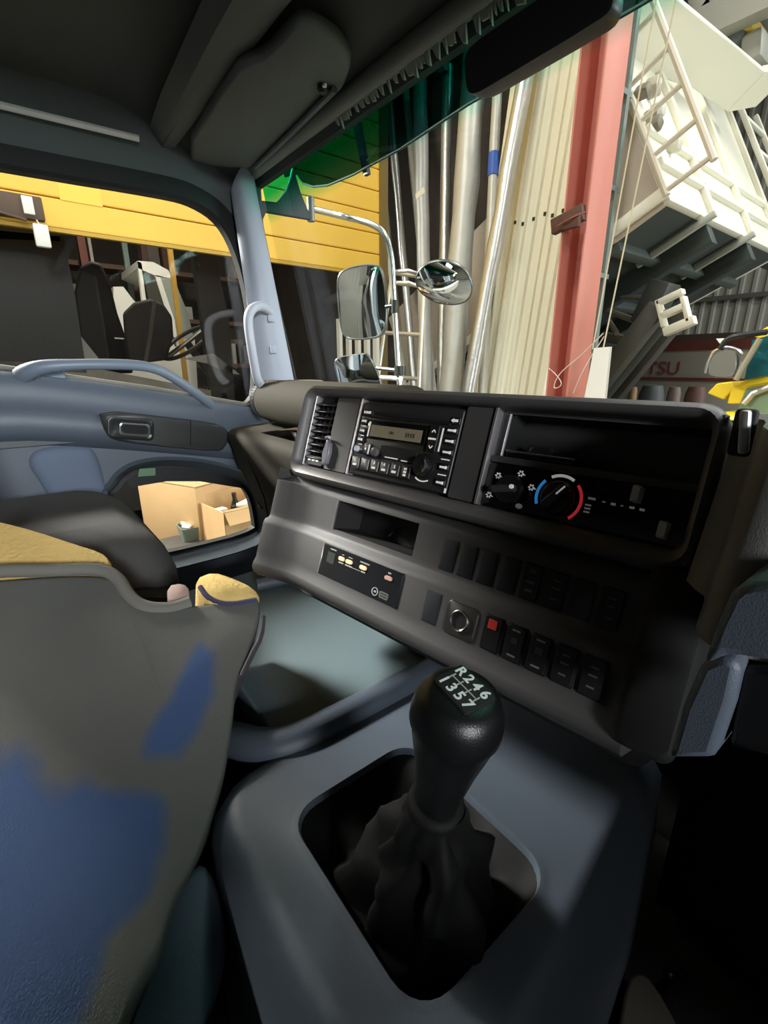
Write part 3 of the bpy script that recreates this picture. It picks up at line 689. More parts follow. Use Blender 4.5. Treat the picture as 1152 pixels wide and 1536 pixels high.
MB().loft([z_(radial(sc_(-.004), gc), ZT-.03), z_(radial(sc_(-.002), gc), ZT-.002), z_(H_, ZT+.002), z_(radial(sc_(.006), gc), ZT+.0015), z_(radial(sc_(.010), gc), ZT),
           z_(O1, ZT+.002), z_(O2, ZT), z_(O3, ZT-.010), z_(O4, ZT-.032), z_(grow(O1, .040), ZT-.12), z_(grow(O1, .045), ZT-.36)], True, (False, False)).build('lever_surround', M_blue, ec, True, sm=60)
# tray and its rounded border bar
trp = [(-1.02, .215), (-.52, .20), (-.50, .22), (-.495, .56), (-1.05, .56)]
MB().prism([Vector((a, b, ZT-.004)) for a, b in trp], (0, 0, -.05)).build('tray', M_tray, ec, True, bev=.004)
bar = smoothloop([(-.62, .150, 1.455), (-.545, .160, 1.502), (-.495, .176, 1.515), (-.470, .21, 1.518), (-.468, .30, 1.518), (-.468, .62, 1.518)], 2, False)
MB().tube(bar, .024, 14).build('tray_border', M_blue, ec, True, sm=70)
MB().tube([(-.47, .50, 1.525), (-.60, .495, 1.528), (-.75, .465, 1.53), (-.905, .43, 1.532), (-.925, .36, 1.53)], .014, 10).build('tray_back_edge', M_blue, ec, True)
MB().box((-.74, .385, 1.32), (.56, .33, .36)).box((-.30, .36, 1.26), (.24, .38, .22)).build('cover_body', mat('cover_body', rgb(50, 58, 70), .6), ec, True)

gl = empty('gear_lever', 'black gear lever knob with white 1 to 7 shift pattern and leather boot', 'gear lever', (-.268, .25, 1.5))
p0 = P(655, 1200, d=.375); p1 = P(694, 1036, d=.322)
ax = (p1-p0).normalized(); Lk = (p1-p0).length
prof = [(.0165, -.002), (.0172, 0), (.0195, .02), (.0240, .048), (.0285, .07), (.0320, .088), (.0338, .100), (.0335, Lk-.022), (.0315, Lk-.012), (.0275, Lk-.005), (.0215, Lk-.001), (.0, Lk)]
prof = [(r, h*1.0) for r, h in prof]
prof[6] = (.0336, min(.100, Lk-.03))
MB().lathe(prof, p0, ax, 40, (True, False)).build('knob', mat('knob_leather', rgb(17, 17, 18), .36, bump=.12, bscale=900), gl, True, sm=80)
rx = Vector((1, 0, 0)); rx = (rx-ax*rx.dot(ax)).normalized(); ry = ax.cross(rx)
rot_ = radians(-4)
rx, ry = rx*cos(rot_)+ry*sin(rot_), ry*cos(rot_)-rx*sin(rot_)
cpl = p1 + ax*.0004 - rx*.001 + ry*.002
KM = WM[gl].inverted() @ Matrix(((rx.x, ry.x, ax.x, cpl.x), (rx.y, ry.y, ax.y, cpl.y), (rx.z, ry.z, ax.z, cpl.z), (0, 0, 0, 1)))
kp_ = MB().rr([(-.0175, -.0145, .0175, .0145, .003, -.002), (-.0175, -.0145, .0175, .0145, .003, .0004), (-.017, -.014, .017, .014, .003, .0008)], M=KM).build('shift_plate', M_matte, gl)
for i, ch in enumerate('R246'):
    text('numeral', ch, .0118, KM @ T(-.0122+i*.0081, .0082, .0009), M_print, kp_, .0003, sx=.95)
for i, ch in enumerate('1357'):
    text('numeral', ch, .0118, KM @ T(-.0122+i*.0081, -.0082, .0009), M_print, kp_, .0003, sx=.95)
mm = MB()
for i in range(4): mm.box(KM @ Vector((-.0122+i*.0081, 0, .0011)), (.0010, .0062, .0004), KM.to_3x3())
mm.box(KM @ Vector((0, 0, .0011)), (.0250, .0009, .0004), KM.to_3x3())
mm.build('shift_lines', mat('dull_print', rgb(170, 165, 160), .6), kp_, sm=0)
# boot: folds of leather rising from the opening to the collar
loops = []
rim = radial(sc_(-.001), gc, 72)
cc = p0 - ax*.004
for i in range(19):
    f = i/18; L_ = []
    for k, (x, y) in enumerate(rim):
        a = 2*pi*k/72
        col = cc + Vector((cos(a), sin(a), 0))*.021
        base = Vector((x, y, ZT-.006))
        g_ = f**.75
        p = base.lerp(col, g_)
        p.z = ZT-.006 - .030*sin(pi*min(1, f*1.6))*(1 if f < .625 else 0) + (col.z-ZT+.006)*max(0, (f-.28)/.72)**1.15
        fold = sin(a*5+f*5)*.011*sin(pi*f) + sin(a*9-f*9+1)*.006*sin(pi*f) + (.008*sin(f*26+a*2) if f > .45 else 0)*(1-f*.6)
        d = Vector((p.x-cc.x, p.y-cc.y, 0))
        if d.length > 1e-4: p += d.normalized()*fold
        p.z += .006*sin(a*7+f*12)*sin(pi*f)
        L_.append(p)
    loops.append(L_)
bt = MB().loft(loops, True, (False, False)).build('boot', M_leather, gl, True, sm=80)
MB().lathe([(.0225, 0), (.0235, .004), (.0225, .010), (.018, .012)], cc-ax*.006, ax, 28).build('boot_collar', M_leather, gl, True, sm=60)

# ================================================================== SEATS
ps = empty('passenger_seat', 'charcoal cloth passenger seat with plain cushion beside the door', 'seat', (-1.08, 0, 1.15))
def cush(x0, x1, y0, y1, z0, zt, name, m, parent, crown=.02):
    loops = []
    for f, zz in ((.03, z0), (0, z0+.02), (0, zt-.05), (.012, zt-.02), (.035, zt-.003), (.07, zt+.006)):
        l = rrect(x0+f, y0+f, x1-f, y1-f, .07, 6); loops.append([Vector((p.x, p.y, zz - .10*max(0, -p.y+y1-.42)*0 - .05*max(0, (p.y-y1+.13)/.13)**2)) for p in l])
    return MB().loft(loops).build(name, m, parent, True, sm=60)
cush(-1.325, -.86, -.30, .205, 1.50, 1.625, 'cushion_base', M_dkfab, ps)
cush(-1.32, -.865, -.30, .200, 1.59, 1.722, 'cushion', M_fabric, ps)
MB().tube(smoothloop([(-.862, -.25, 1.640), (-.862, .10, 1.628), (-.875, .175, 1.60), (-.93, .203, 1.60), (-1.25, .205, 1.60)], 2, False), .004, 6).build('piping', M_dkfab, ps, True)
MB().loft([[Vector((x, y+.02*s, z)) for x, y, z in ((-1.33, -.10, 1.60), (-.88, -.10, 1.60), (-.88, -.20, 2.2), (-1.33, -.20, 2.2))] for s in (1, -4)]).build('backrest', M_dkfab, ps, True, bev=.02)
MB().box((-1.09, -.02, 1.32), (.42, .48, .34)).build('pedestal', M_matte, ps, True)

# worn centre seat back, folded, torn along the top
A_, B_, C_ = Vector((-.87, -.05, 1.76)), Vector((-.656, .26, 1.65)), Vector((-.335, .06, 1.46))
SN = (B_-A_).cross(C_-A_).normalized(); SN = SN if SN.z > 0 else -SN
def S(px, py, off=0):
    r = ray(px, py); p = A_+SN*off; t = (p-EYE).dot(SN)/r.dot(SN); return EYE+r*t
cs = empty('centre_seat_back', 'worn grey centre seat back with torn yellow foam along its top edge', 'seat', tuple(Vector((-.6, .05, 1.15))))
ol = [(-45, 872), (0, 868), (90, 862), (160, 862), (182, 880), (198, 908), (235, 918), (280, 908), (325, 905), (372, 893), (392, 896), (390, 930), (374, 975), (355, 1020), (350, 1080), (340, 1150), (325, 1200), (306, 1262), (285, 1310), (262, 1352), (248, 1400), (236, 1450), (205, 1500), (150, 1640), (-45, 1640)]
ol3 = smoothloop([S(*p) for p in ol], 2)
sc0 = sum(ol3, Vector())/len(ol3)
loops = []
for k, off in ((.97, -.11), (.995, -.095), (1.0, -.03), (1.0, -.014), (.992, -.004), (.975, .002)):
    loops.append([sc0+(p-sc0)*k+SN*off for p in ol3])
for k in [.955-.025*i for i in range(38)]:
    loops.append([sc0+(p-sc0)*k+SN*(.003+.008*(1-k)) for p in ol3])
# bluish worn patches on the vinyl: soft-edged mask in a colour attribute
pat1 = [S(*p) for p in ((300, 968), (322, 985), (320, 1040), (298, 1095), (270, 1138), (216, 1138), (224, 1100), (258, 1050), (280, 1000))]
pat2 = [S(*p) for p in ((-130, 1150), (0, 1160), (120, 1182), (245, 1200), (250, 1260), (222, 1345), (165, 1410), (120, 1540), (-130, 1640))]
def sdist(p, poly, e1, e2):
    x, y = p.dot(e1), p.dot(e2); q = [(v.dot(e1), v.dot(e2)) for v in poly]; ins = False; d = 1e9
    for i in range(len(q)):
        x1, y1 = q[i]; x2, y2 = q[(i+1) % len(q)]
        if (y1 > y) != (y2 > y) and x < (x2-x1)*(y-y1)/(y2-y1)+x1: ins = not ins
        t = max(0, min(1, ((x-x1)*(x2-x1)+(y-y1)*(y2-y1))/((x2-x1)**2+(y2-y1)**2))); d = min(d, math.hypot(x-x1-t*(x2-x1), y-y1-t*(y2-y1)))
    return d if ins else -d
e1 = (B_-A_).normalized(); e2 = SN.cross(e1)
mb = MB().loft(loops)
so = mb.build('vinyl_cover', mat('worn_vinyl', rgb(96, 95, 90), .8, bump=.3, bscale=500), cs, True, sm=70)
at_ = so.data.attributes.new('wear', 'FLOAT', 'POINT')
for v in so.data.vertices:
    p = v.co + WM[cs].translation
    at_.data[v.index].value = max(0, min(1, .5+max(sdist(p, pat1, e1, e2), sdist(p, pat2, e1, e2))/.035))
nt = MATS['worn_vinyl'].node_tree; b = nt.nodes['Principled BSDF']
an = nt.nodes.new('ShaderNodeAttribute'); an.attribute_name = 'wear'
nz = nt.nodes.new('ShaderNodeTexNoise'); nz.inputs['Scale'].default_value = 40; nz.inputs['Detail'].default_value = 5
nz2 = nt.nodes.new('ShaderNodeTexNoise'); nz2.inputs['Scale'].default_value = 6
tc = nt.nodes.new('ShaderNodeTexCoord')
ma = nt.nodes.new('ShaderNodeMath'); ma.operation = 'MULTIPLY_ADD'; ma.inputs[1].default_value = .35
mr = nt.nodes.new('ShaderNodeMapRange'); mr.inputs[1].default_value = .45; mr.inputs[2].default_value = .9
mc = nt.nodes.new('ShaderNodeMixRGB'); mc.inputs[2].default_value = rgb(56, 80, 120)
mg = nt.nodes.new('ShaderNodeMixRGB'); mg.inputs[1].default_value = rgb(100, 98, 92); mg.inputs[2].default_value = rgb(84, 86, 84)
nt.links.new(tc.outputs['Object'], nz.inputs['Vector']); nt.links.new(tc.outputs['Object'], nz2.inputs['Vector'])
nt.links.new(nz.outputs['Fac'], ma.inputs[0]); nt.links.new(an.outputs['Fac'], ma.inputs[2]); nt.links.new(ma.outputs[0], mr.inputs[0])
nt.links.new(nz2.outputs['Fac'], mg.inputs[0]); nt.links.new(mg.outputs[0], mc.inputs[1]); nt.links.new(mr.outputs[0], mc.inputs[0]); nt.links.new(mc.outputs[0], b.inputs['Base Color'])
# exposed foam
M_foam = mat('yellow_foam', rgb(214, 182, 112), .95, bump=.8, bscale=150, var=.12, vscale=30)
def slab(pts, o0, o1, name, m, parent, ins=.9, label=None):
    q = smoothloop([S(*p) for p in pts], 1); c = sum(q, Vector())/len(q)
    return MB().loft([[c+(p-c)*k+SN*o for p in q] for k, o in ((ins, o0), (1, o0+.012), (1, o1-.012), (.97, o1-.004), (ins, o1))]).build(name, m, parent, True, sm=60, label=label)
slab([(-45, 770), (0, 779), (50, 792), (110, 812), (155, 826), (168, 838), (166, 868), (100, 874), (0, 880), (-45, 884)], -.11, -.004, 'foam_block', M_foam, cs, .95, 'long yellow foam edge torn open at the left')
slab([(292, 868), (318, 858), (350, 868), (384, 884), (392, 900), (350, 914), (315, 910), (300, 890)], -.08, .004, 'foam_block', M_foam, cs, .9, 'small tongue of yellow foam at the right corner')
slab([(250, 876), (275, 872), (286, 884), (280, 908), (252, 908)], -.05, .0, 'foam_scrap', mat('pink_foam', rgb(176, 150, 140), .95), cs, .8)
rl = [S(-45, 862, .004), S(0, 856, .006), (S(80, 856, .006)), S(150, 852, .004), S(178, 868, .002), S(192, 895, 0), S(215, 912, 0), S(255, 914, 0), S(285, 904, 0)]
MB().tube(smoothloop(rl, 2, False), .010, 8).build('torn_hem', mat('torn_hem', rgb(110, 108, 102), .9), cs, True, sm=70)
rl = [S(300, 880, .002), S(312, 898, .004), S(340, 908, .004), S(385, 900, .004)]
MB().tube(smoothloop(rl, 2, False), .004, 6).build('torn_hem', mat('purple_thread', rgb(60, 56, 84), .9), cs, True, sm=70)
MB().tube(smoothloop([S(395, 925, .002), S(392, 955, .002), S(376, 985, .003), S(362, 1015, .003)], 1, False), .004, 6).build('side_seam', mat('seam', rgb(62, 60, 66), .9), cs, True)
slab([(252, 1352), (285, 1300), (305, 1285), (325, 1312), (338, 1365), (343, 1430), (330, 1490), (300, 1560), (250, 1660), (150, 1660), (205, 1500), (236, 1440)], -.16, -.02, 'lower_bolster', mat('bolster_vinyl', rgb(72, 84, 98), .6, bump=.2, bscale=400), cs, .88, 'blue-grey padded bolster under the worn cover')
MB().box((-.62, -.02, 1.28), (.34, .30, .28)).build('seat_base', M_matte, cs, True)

# pedal pad and screw in the footwell
pe = empty('foot_pedal', 'dark grey pedal pad low in the driver footwell', 'pedal', tuple(P(950, 1500, z=1.2)-Vector((0, 0, .05))))
q = smoothloop([P(x, y, z=1.2) for x, y in ((925, 1560), (940, 1470), (958, 1455), (980, 1470), (1030, 1560), (980, 1600))], 1)
MB().prism(q, (0, 0, -.02)).build('pad', mat('pedal_pad', rgb(76, 72, 66), .7), pe, True, bev=.004)
MB().tube([P(975, 1540, z=1.185), P(975, 1540, z=1.185)+Vector((0, .12, -.035))], .008, 8).build('arm', M_black, pe, True)
sp = P(1010, 1465, z=1.158)
tag(MB().lathe([(.008, -.006), (.008, 0), (.006, .004), (.002, .005)], sp, (0, 0, 1), 14).build('floor_bolt', M_chrome), 'shiny bolt head on the dark cab floor', 'bolt')

# ================================================================== THINGS UNDER THE ROOF
vi = empty('sun_visor', 'grey passenger sun visor folded against the cab roof', 'visor', tuple(P(380, 160, z=2.5)))
vp = [(272, 236), (352, 108), (372, 96), (402, 84), (436, 46), (455, 30), (500, 52), (522, 76), (528, 96), (516, 128), (505, 140), (384, 252), (330, 252)]
q = smoothloop([P(x, y, z=2.487) for x, y in vp], 1); c = sum(q, Vector())/len(q)
MB().loft([[c+(p-c)*k+Vector((0, 0, dz)) for p in q] for k, dz in ((.985, .018), (1, .012), (1, .004), (.985, -.001), (.95, -.003))]).build('visor_panel', mat('visor_vinyl', rgb(94, 98, 95), .7, bump=.2, bscale=700), vi, True, sm=60)
MB().tube([P(384, 250, z=2.478), P(440, 196, z=2.478), P(502, 134, z=2.478)], .006, 8).build('hinge_rod', mat('rod', rgb(96, 104, 102), .5), vi, True)
MB().lathe([(.010, 0), (.010, .010), (.006, .014)], P(484, 126, z=2.486), (0, 0, -1), 14).build('pivot', M_black, vi, True)
MB().lathe([(.005, 0), (.004, .003)], P(487, 127, z=2.470), (0, 0, -1), 10).build('pivot_screw', M_satin, vi, True)

rm = empty('rear_view_mirror', 'black rectangular mirror with rounded corners high behind the windscreen', 'mirror', tuple(P(800, 60, y=.60)))
q = smoothloop([P(x, y, y=.60) for x, y in ((697, 112), (696, 84), (708, 66), (760, 30), (850, -30), (900, -60), (920, -50), (922, 0), (916, 16), (900, 30), (730, 132), (710, 142), (700, 138))], 1)
c = sum(q, Vector())/len(q)
MB().loft([[c+(p-c)*k+Vector((0, dy, 0)) for p in q] for k, dy in ((.93, .03), (1.0, .02), (1.0, .003), (.99, 0))]).build('housing', M_black, rm, True, sm=50)
MB().loft([[c+(p-c)*k+Vector((0, dy, 0)) for p in q] for k, dy in ((.97, -.0005), (.97, -.001))]).build('mirror_face', mat('mirror_back', rgb(8, 8, 8), .6), rm, True, sm=50)
MB().tube([c+Vector((0, .02, .02)), c+Vector((0, .06, .09))], .008, 8).build('stem', M_black, rm, True)

# ================================================================== OUTSIDE OF THE CAB
ov = empty('outside_visor', 'dark teal plastic sun visor along the top outside of the windscreen', 'visor', (-.4, .9, 2.5))
g = glass('teal_acrylic', (.035, .085, .10), .03)
le = [P(x, y, y=.90) for x, y in ((447, 262), (455, 275), (470, 280), (492, 278), (530, 262), (600, 224), (700, 158), (960, 8), (1100, -75))]
hi = [Vector((p.x, .80, 2.72+.0*i)) for i, p in enumerate(le)]
hi[0] = Vector((le[0].x-.02, .86, 2.60))
MB().loft([[a, b] for a, b in zip(le, hi)], False, (False, False)).build('visor_sheet', g, ov, True, sm=60)
MB().tube([p for p in le], .0035, 6).build('visor_lip', mat('visor_lip', rgb(80, 86, 84), .8), ov, True)
for x0, y0, x1, y1 in ((532, 178, 548, 262), (650, 92, 664, 108)):
    a, b = P(x0, y0, y=.90), P(x1, y1, y=.905)
    MB().loft([[a+Vector((-.014, 0, 0)), a+Vector((.014, 0, 0)), a+Vector((.014, .012, 0)), a+Vector((-.014, .012, 0))], [b+Vector((-.010, 0, 0)), b+Vector((.010, 0, 0)), b+Vector((.010, .012, 0)), b+Vector((-.010, .012, 0))]]).build('visor_strap', M_black, ov, True)

ms = empty('mirror_stay', 'chrome tube stay with three passenger side mirrors outside the windscreen', 'mirror', tuple(P(600, 570, y=1.06)))
br = [P(x, y, x=-1.44) for x, y in ((440, 250), (452, 290), (469, 330), (440, 325), (400, 318), (393, 333), (380, 299), (416, 303), (430, 285), (436, 268))]
MB().prism(br, (-.015, 0, 0)).build('bracket', mat('bracket', rgb(38, 52, 48), .5), ms, True, bev=.003)
pth = smoothloop([P(466, 313, x=-1.45), P(480, 316, x=-1.46), P(520, 326, x=-1.49), P(558, 335, y=1.03), P(578, 350, y=1.05), P(588, 385, y=1.07), P(590, 430, y=1.08), P(594, 500, y=1.08), P(600, 590, y=1.08)], 2, False)
M_tube = mat('chrome_tube', rgb(222, 222, 216), .25, .85)
MB().tube(pth, .0095, 12).build('stay_tube', M_tube, ms, True, sm=70)
a = P(466, 313, x=-1.45); MB().tube([a+Vector((0, 0, .03)), a-Vector((0, 0, .035))], .012, 10).tube([a, P(481, 316, x=-1.46)], .007, 8).build('swivel_joint', mat('zinc', rgb(150, 152, 148), .45, .5), ms, True)
M_mir = mat('mirror_glass', rgb(235, 238, 238), .02, 1.0)
M_mh = mat('mirror_housing', rgb(120, 122, 118), .3, .6)
def mirror(name, outline, cpx, y, nrm, dome, parent, depth=.05, gl_k=.93):
    c = P(*cpx, y=y); n = Vector(nrm).normalized()
    def M2(px, py):
        r = ray(px, py); return EYE+r*((c-EYE).dot(n)/r.dot(n))
    q = smoothloop([M2(*p) for p in outline], 2); cc_ = sum(q, Vector())/len(q)
    h_ = MB().loft([[cc_+(p-cc_)*k+n*o for p in q] for k, o in ((.55, -depth), (.85, -depth*.75), (1.0, -depth*.2), (1.0, .004), (.97, .006), (.94, .001))], True, (True, False)).build(name+'_housing', M_mh, parent, True, sm=60)
    ks = [gl_k+.02, .8, .6, .4, .2, .05]
    MB().loft([[cc_+(p-cc_)*k+n*(.002+dome*(1-k*k)) for p in q] for k in ks], True, (False, True)).build(name+'_glass', M_mir, h_, True, sm=80)
    return cc_
c1 = mirror('main_mirror', ((506, 440), (506, 415), (516, 403), (545, 396), (566, 396), (574, 405), (580, 440), (581, 480), (577, 500), (565, 508), (530, 511), (516, 506), (510, 488)), (543, 455), 1.06, (.46, -.88, -.02), .006, ms)
c2 = mirror('round_mirror', ((622, 425), (626, 405), (642, 393), (665, 389), (690, 396), (706, 414), (711, 434), (703, 451), (684, 458), (655, 455), (633, 442)), (666, 424), 1.22, (.48, -.66, -.50), .04, ms)
c3 = mirror('lower_mirror', ((500, 540), (512, 534), (546, 529), (553, 532), (566, 555), (574, 580), (576, 600), (515, 600), (506, 565)), (540, 560), 1.05, (.62, -.78, -.10), .004, ms)
def near(px, py): return P(px, py, y=1.08)
MB().tube([P(579, 460, y=1.075), near(592, 458)], .006, 8).lathe([(.012, -.02), (.012, .02)], near(592, 460), (0, 0, 1), 10).build('clamp', mat('clamp', rgb(60, 62, 60), .4, .4), ms, True)
MB().tube([near(590, 408), P(612, 406, y=1.18), P(640, 415, y=1.25)], .007, 8).tube([near(590, 424), P(612, 424, y=1.17), P(628, 430, y=1.22)], .006, 8).build('round_mirror_arm', M_tube, ms, True)
MB().tube([P(566, 552, y=1.07), near(600, 556)], .008, 8).lathe([(.02, -.016), (.02, .016)], near(600, 556), (0, 0, 1), 10).build('clamp', MATS['clamp'], ms, True)
MB().tube([P(572, 566, y=1.07), near(602, 568)], .008, 8).build('lower_arm', M_tube, ms, True)
# the stay's foot runs down outside the cab corner to its bracket
MB().tube([P(600, 590, y=1.08), P(604, 640, y=1.05)], .0095, 10).box(P(604, 640, y=1.0), (.06, .12, .05), None, .006).build('foot_bracket', MATS['clamp'], ms, True)
MB().box((-.35, .93, 1.45), (2.2, .12, .8)).build('trim_2', M_white, kind='structure', label='front panel of the cab below the windscreen')

# ================================================================== WAREHOUSE, LEFT: yellow shutter and dark bay
XY = -5.0
M_yel = mat('yellow_slat', rgb(242, 196, 80), .5, var=.06, vscale=2)
M_yel2 = mat('yellow_groove', rgb(150, 112, 24), .7)
shut = empty('yellow_shutter', 'yellow slatted shutter raised over the dark bay', 'shutter', (XY, .4, 3.06))
z = 3.06; i = 0
base = None
y0s, y1s = -4.2, 3.82
while z < 6.6:
    pr = [(0, 0), (.016, .004), (.018, .014), (.018, .196), (.016, .208), (.0, .212), (-.02, .212), (-.02, 0)]
    if base is None:
        base = MB().loft([[Vector((XY+a, y, z+b)) for a, b in pr] for y in (y0s, y1s)]).build('slat', M_yel, shut, True, sm=0)
    else:
        o = base.copy(); COL.objects.link(o); o.location = (0, 0, z-3.06)
    z += .218; i += 1
MB().box((XY-.03, -.19, 4.85), (.01, 8.0, 3.5)).build('backing', M_yel2, shut, True)
MB().box((XY-.01, -.19, 3.045), (.05, 8.02, .03)).build('bottom_rail', mat('shutter_rail', rgb(196, 160, 60), .6), shut, True)
MB().box((XY, 3.87, 3.3), (.12, .10, 6.6)).build('guide_post', mat('guide_post', rgb(120, 100, 52), .6), shut, True)
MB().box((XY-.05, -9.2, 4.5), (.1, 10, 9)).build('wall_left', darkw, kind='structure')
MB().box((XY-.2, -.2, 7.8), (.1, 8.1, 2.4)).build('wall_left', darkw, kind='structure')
for px, py, wd, ht in ((240, 285, .22, .12),):
    p = P(px-120, py+2, x=XY+.02); MB().box(p, (.004, .30, .17)).build('patch_plate', mat('patch_yellow', rgb(246, 206, 84), .5), shut, True)
# lamp fitting hanging on the shutter edge
lf = empty('lamp_fitting', 'brown lamp fitting with a white pull switch hanging below the shutter edge', 'lamp', tuple(P(30, 310, x=XY+.14)))
a, b = P(-40, 292, x=XY+.12), P(66, 322, x=XY+.12)
MB().box((a+b)/2+Vector((0, 0, 0)), (.08, abs(b.y-a.y), .16), None, .01).build('housing', mat('fitting', rgb(86, 68, 52), .6), lf, True)
MB().box(P(42, 308, x=XY+.17), (.03, .07, .12), None, .006).build('white_block', M_white, lf, True)
MB().tube([P(0, 318, x=XY+.17), P(40, 330, x=XY+.17)], .012, 6).build('rod', MATS['fitting'], lf, True)
MB().tube([P(50, 320, x=XY+.15), P(60, 340, x=XY+.15), P(62, 352, x=XY+.15)], .006, 6).build('cord', M_white, lf, True)
MB().box(P(63, 354, x=XY+.15), (.05, .10, .16), None, .012).build('pull_switch', M_white, lf, True)

# dark truck parked in the bay
bt_ = empty('parked_truck', 'dark truck cab parked in the bay behind the side window', 'truck', (-7.0, .8, 0))
M_dk = mat('dark_cab', rgb(40, 38, 36), .6); M_gd = mat('grey_cab_door', rgb(122, 116, 102), .55, var=.25, vscale=6)
X1 = -6.2
def Q(px, py, x=X1): return P(px, py, x=x)
MB().prism([Q(-160, 330), Q(95, 355), Q(112, 440), Q(130, 560), Q(-160, 540)], (-.5, 0, 0)).build('rear_pillar', mat('rear_pillar', rgb(13, 12, 12), .5), bt_, True)
MB().prism([Q(-160, 532), Q(120, 548), Q(340, 590), Q(340, 700), Q(-160, 690)], (-.06, 0, 0)).build('door_skin', M_gd, bt_, True)
MB().prism([Q(288, 372), Q(322, 378), Q(344, 480), Q(352, 600), Q(318, 600), Q(302, 470)], (-.10, 0, 0)).build('front_pillar', mat('front_pillar', rgb(30, 28, 26), .6), bt_, True)
MB().prism([Q(-160, 318), Q(90, 338), Q(90, 362), Q(-160, 352)], (-1.2, 0, 0)).build('cab_roof', mat('cab_roof', rgb(74, 68, 60), .7), bt_, True)
MB().box((-7.0, .4, .75), (1.6, 3.4, .9)).box((-7.0, .4, 1.3), (1.5, 3.2, .5)).build('cab_body', M_dk, bt_, True)
MB().loft([[Q(x, y, -6.7+dx) for x, y in ((120, 400), (136, 391), (152, 396), (166, 430), (176, 470), (190, 510), (200, 560), (130, 560), (118, 500), (111, 440))] for dx in (.0, -.4)]).build('seat_back', mat('seat_dark', rgb(20, 16, 14), .8), bt_, True, bev=.03)
MB().loft([[Q(x, y, -6.75+dx) for x, y in ((184, 470), (200, 454), (225, 448), (245, 456), (258, 475), (260, 505), (250, 540), (190, 548))] for dx in (.0, -.35)]).build('seat_cushion', mat('seat_dark2', rgb(44, 40, 38), .8), bt_, True, bev=.03)
a, b = Q(248, 538, -6.8), Q(311, 490, -6.8)
cw = (a+b)/2; ud = (b-a).normalized(); sd = Vector((1, .15, -.1)); sd = (sd-ud*sd.dot(ud)).normalized(); R_ = (b-a).length/2
wp = [cw+ud*R_*cos(t)+sd*R_*sin(t) for t in [2*pi*i/32 for i in range(33)]]
wn = ud.cross(sd)
MB().tube(wp, .026, 8, (False, False)).tube([cw-ud*R_*.95, cw+ud*R_*.95], .03, 8).tube([cw, cw-wn*(.5 if wn.z > 0 else -.5)], .05, 10).build('steering_wheel', mat('wheel_dark', rgb(60, 56, 52), .4), bt_, True)
MB().tube([Q(250, 538, -6.75), Q(312, 489, -6.75)], .012, 6).build('wheel_glint', mat('wheel_edge', rgb(150, 148, 140), .4), bt_, True)
MB().prism([Q(275, 538), Q(320, 530), Q(360, 562), Q(345, 560), Q(310, 545)], (-.02, 0, 0)).build('torn_sheet', mat('clear_sheet', rgb(150, 148, 140), .4), bt_, True)
MB().tube([Q(232, 452, -6.4), Q(226, 500, -6.35), Q(218, 545, -6.3)], .02, 6).build('seat_belt', mat('belt', rgb(80, 74, 68), .8), bt_, True)
MB().prism([Q(172, 506, -6.5), Q(186, 507, -6.5), Q(186, 509, -6.5), Q(172, 508, -6.5)], (-.005, 0, 0)).build('bright_trim', M_white, bt_, True, sm=0)
MB().prism([Q(118, 500, -6.4), Q(150, 540, -6.4), Q(135, 545, -6.4), Q(120, 530, -6.4)], (-.01, 0, 0)).build('plastic_cover', MATS['clear_sheet'], bt_, True, sm=0)

# white truck further back in the bay
X2 = -9.3
wt = empty('white_truck', 'white truck cab standing beyond the dark parked truck', 'truck', (-9.9, 2.4, 0))
def Q2(px, py): return P(px, py, x=X2)
MB().prism([Q2(206, 391), Q2(230, 393), Q2(252, 405), Q2(260, 418), Q2(236, 415), Q2(207, 402)], (-1.4, 0, 0)).build('roof', M_white, wt, True)
MB().prism([Q2(206, 392), Q2(212, 394), Q2(222, 448), Q2(222, 470), Q2(216, 470)], (-.1, 0, 0)).build('rear_pillar', M_white, wt, True)
MB().prism([Q2(232, 412), Q2(240, 414), Q2(262, 480), Q2(268, 520), Q2(262, 520), Q2(250, 470)], (-.1, 0, 0)).build('front_pillar', M_white, wt, True)
MB().prism([Q2(240, 414), Q2(261, 419), Q2(282, 470), Q2(290, 505), Q2(268, 512), Q2(262, 478)], (-.04, 0, 0)).build('windscreen', mat('pale_glass', rgb(150, 160, 150), .1), wt, True)
MB().prism([Q2(213, 405), Q2(232, 414), Q2(250, 470), Q2(222, 470)], (-.04, 0, 0)).build('side_window', mat('dark_glass', rgb(70, 72, 68), .08), wt, True)
MB().prism([Q2(170, 430), Q2(185, 430), Q2(200, 450), Q2(222, 470), Q2(268, 512), Q2(292, 505), Q2(300, 640), Q2(170, 640)], (-1.4, 0, 0)).build('body', M_white, wt, True)
MB().box((-9.9, 2.4, .7), (1.4, 1.6, 1.4)).build('undercarriage', M_dk, wt, True)
# racking and odd posts in the bay
rk = empty('storage_rack', 'brown storage rack with stacked boards deep in the bay', 'rack', (-11.3, 3.2, 0))
for y in (.2, 2.6, 5.0): MB().box((-11.0, y, 2.4), (.1, .1, 4.8)).build('upright', mat('rack_steel', rgb(96, 70, 56), .7), rk, True)
for z in (1.0, 2.0, 2.9, 3.8): MB().box((-11.3, 2.6, z), (.7, 5.0, .08)).build('shelf', MATS['rack_steel'], rk, True)
for i in range(26):
    y = random.uniform(.3, 4.9); zz = random.choice((1.04, 2.04, 2.94, 3.84)); hh = random.uniform(.2, .6)
    c_ = random.choice((rgb(150, 130, 110), rgb(110, 100, 92), rgb(96, 66, 58), rgb(170, 166, 156), rgb(80, 78, 74)))
    MB().box((-11.25, y, zz+hh/2), (.4, random.uniform(.12, .35), hh), None, .01).build('stored_box', mat('stored%d' % (i % 5), c_, .8), rk, True)
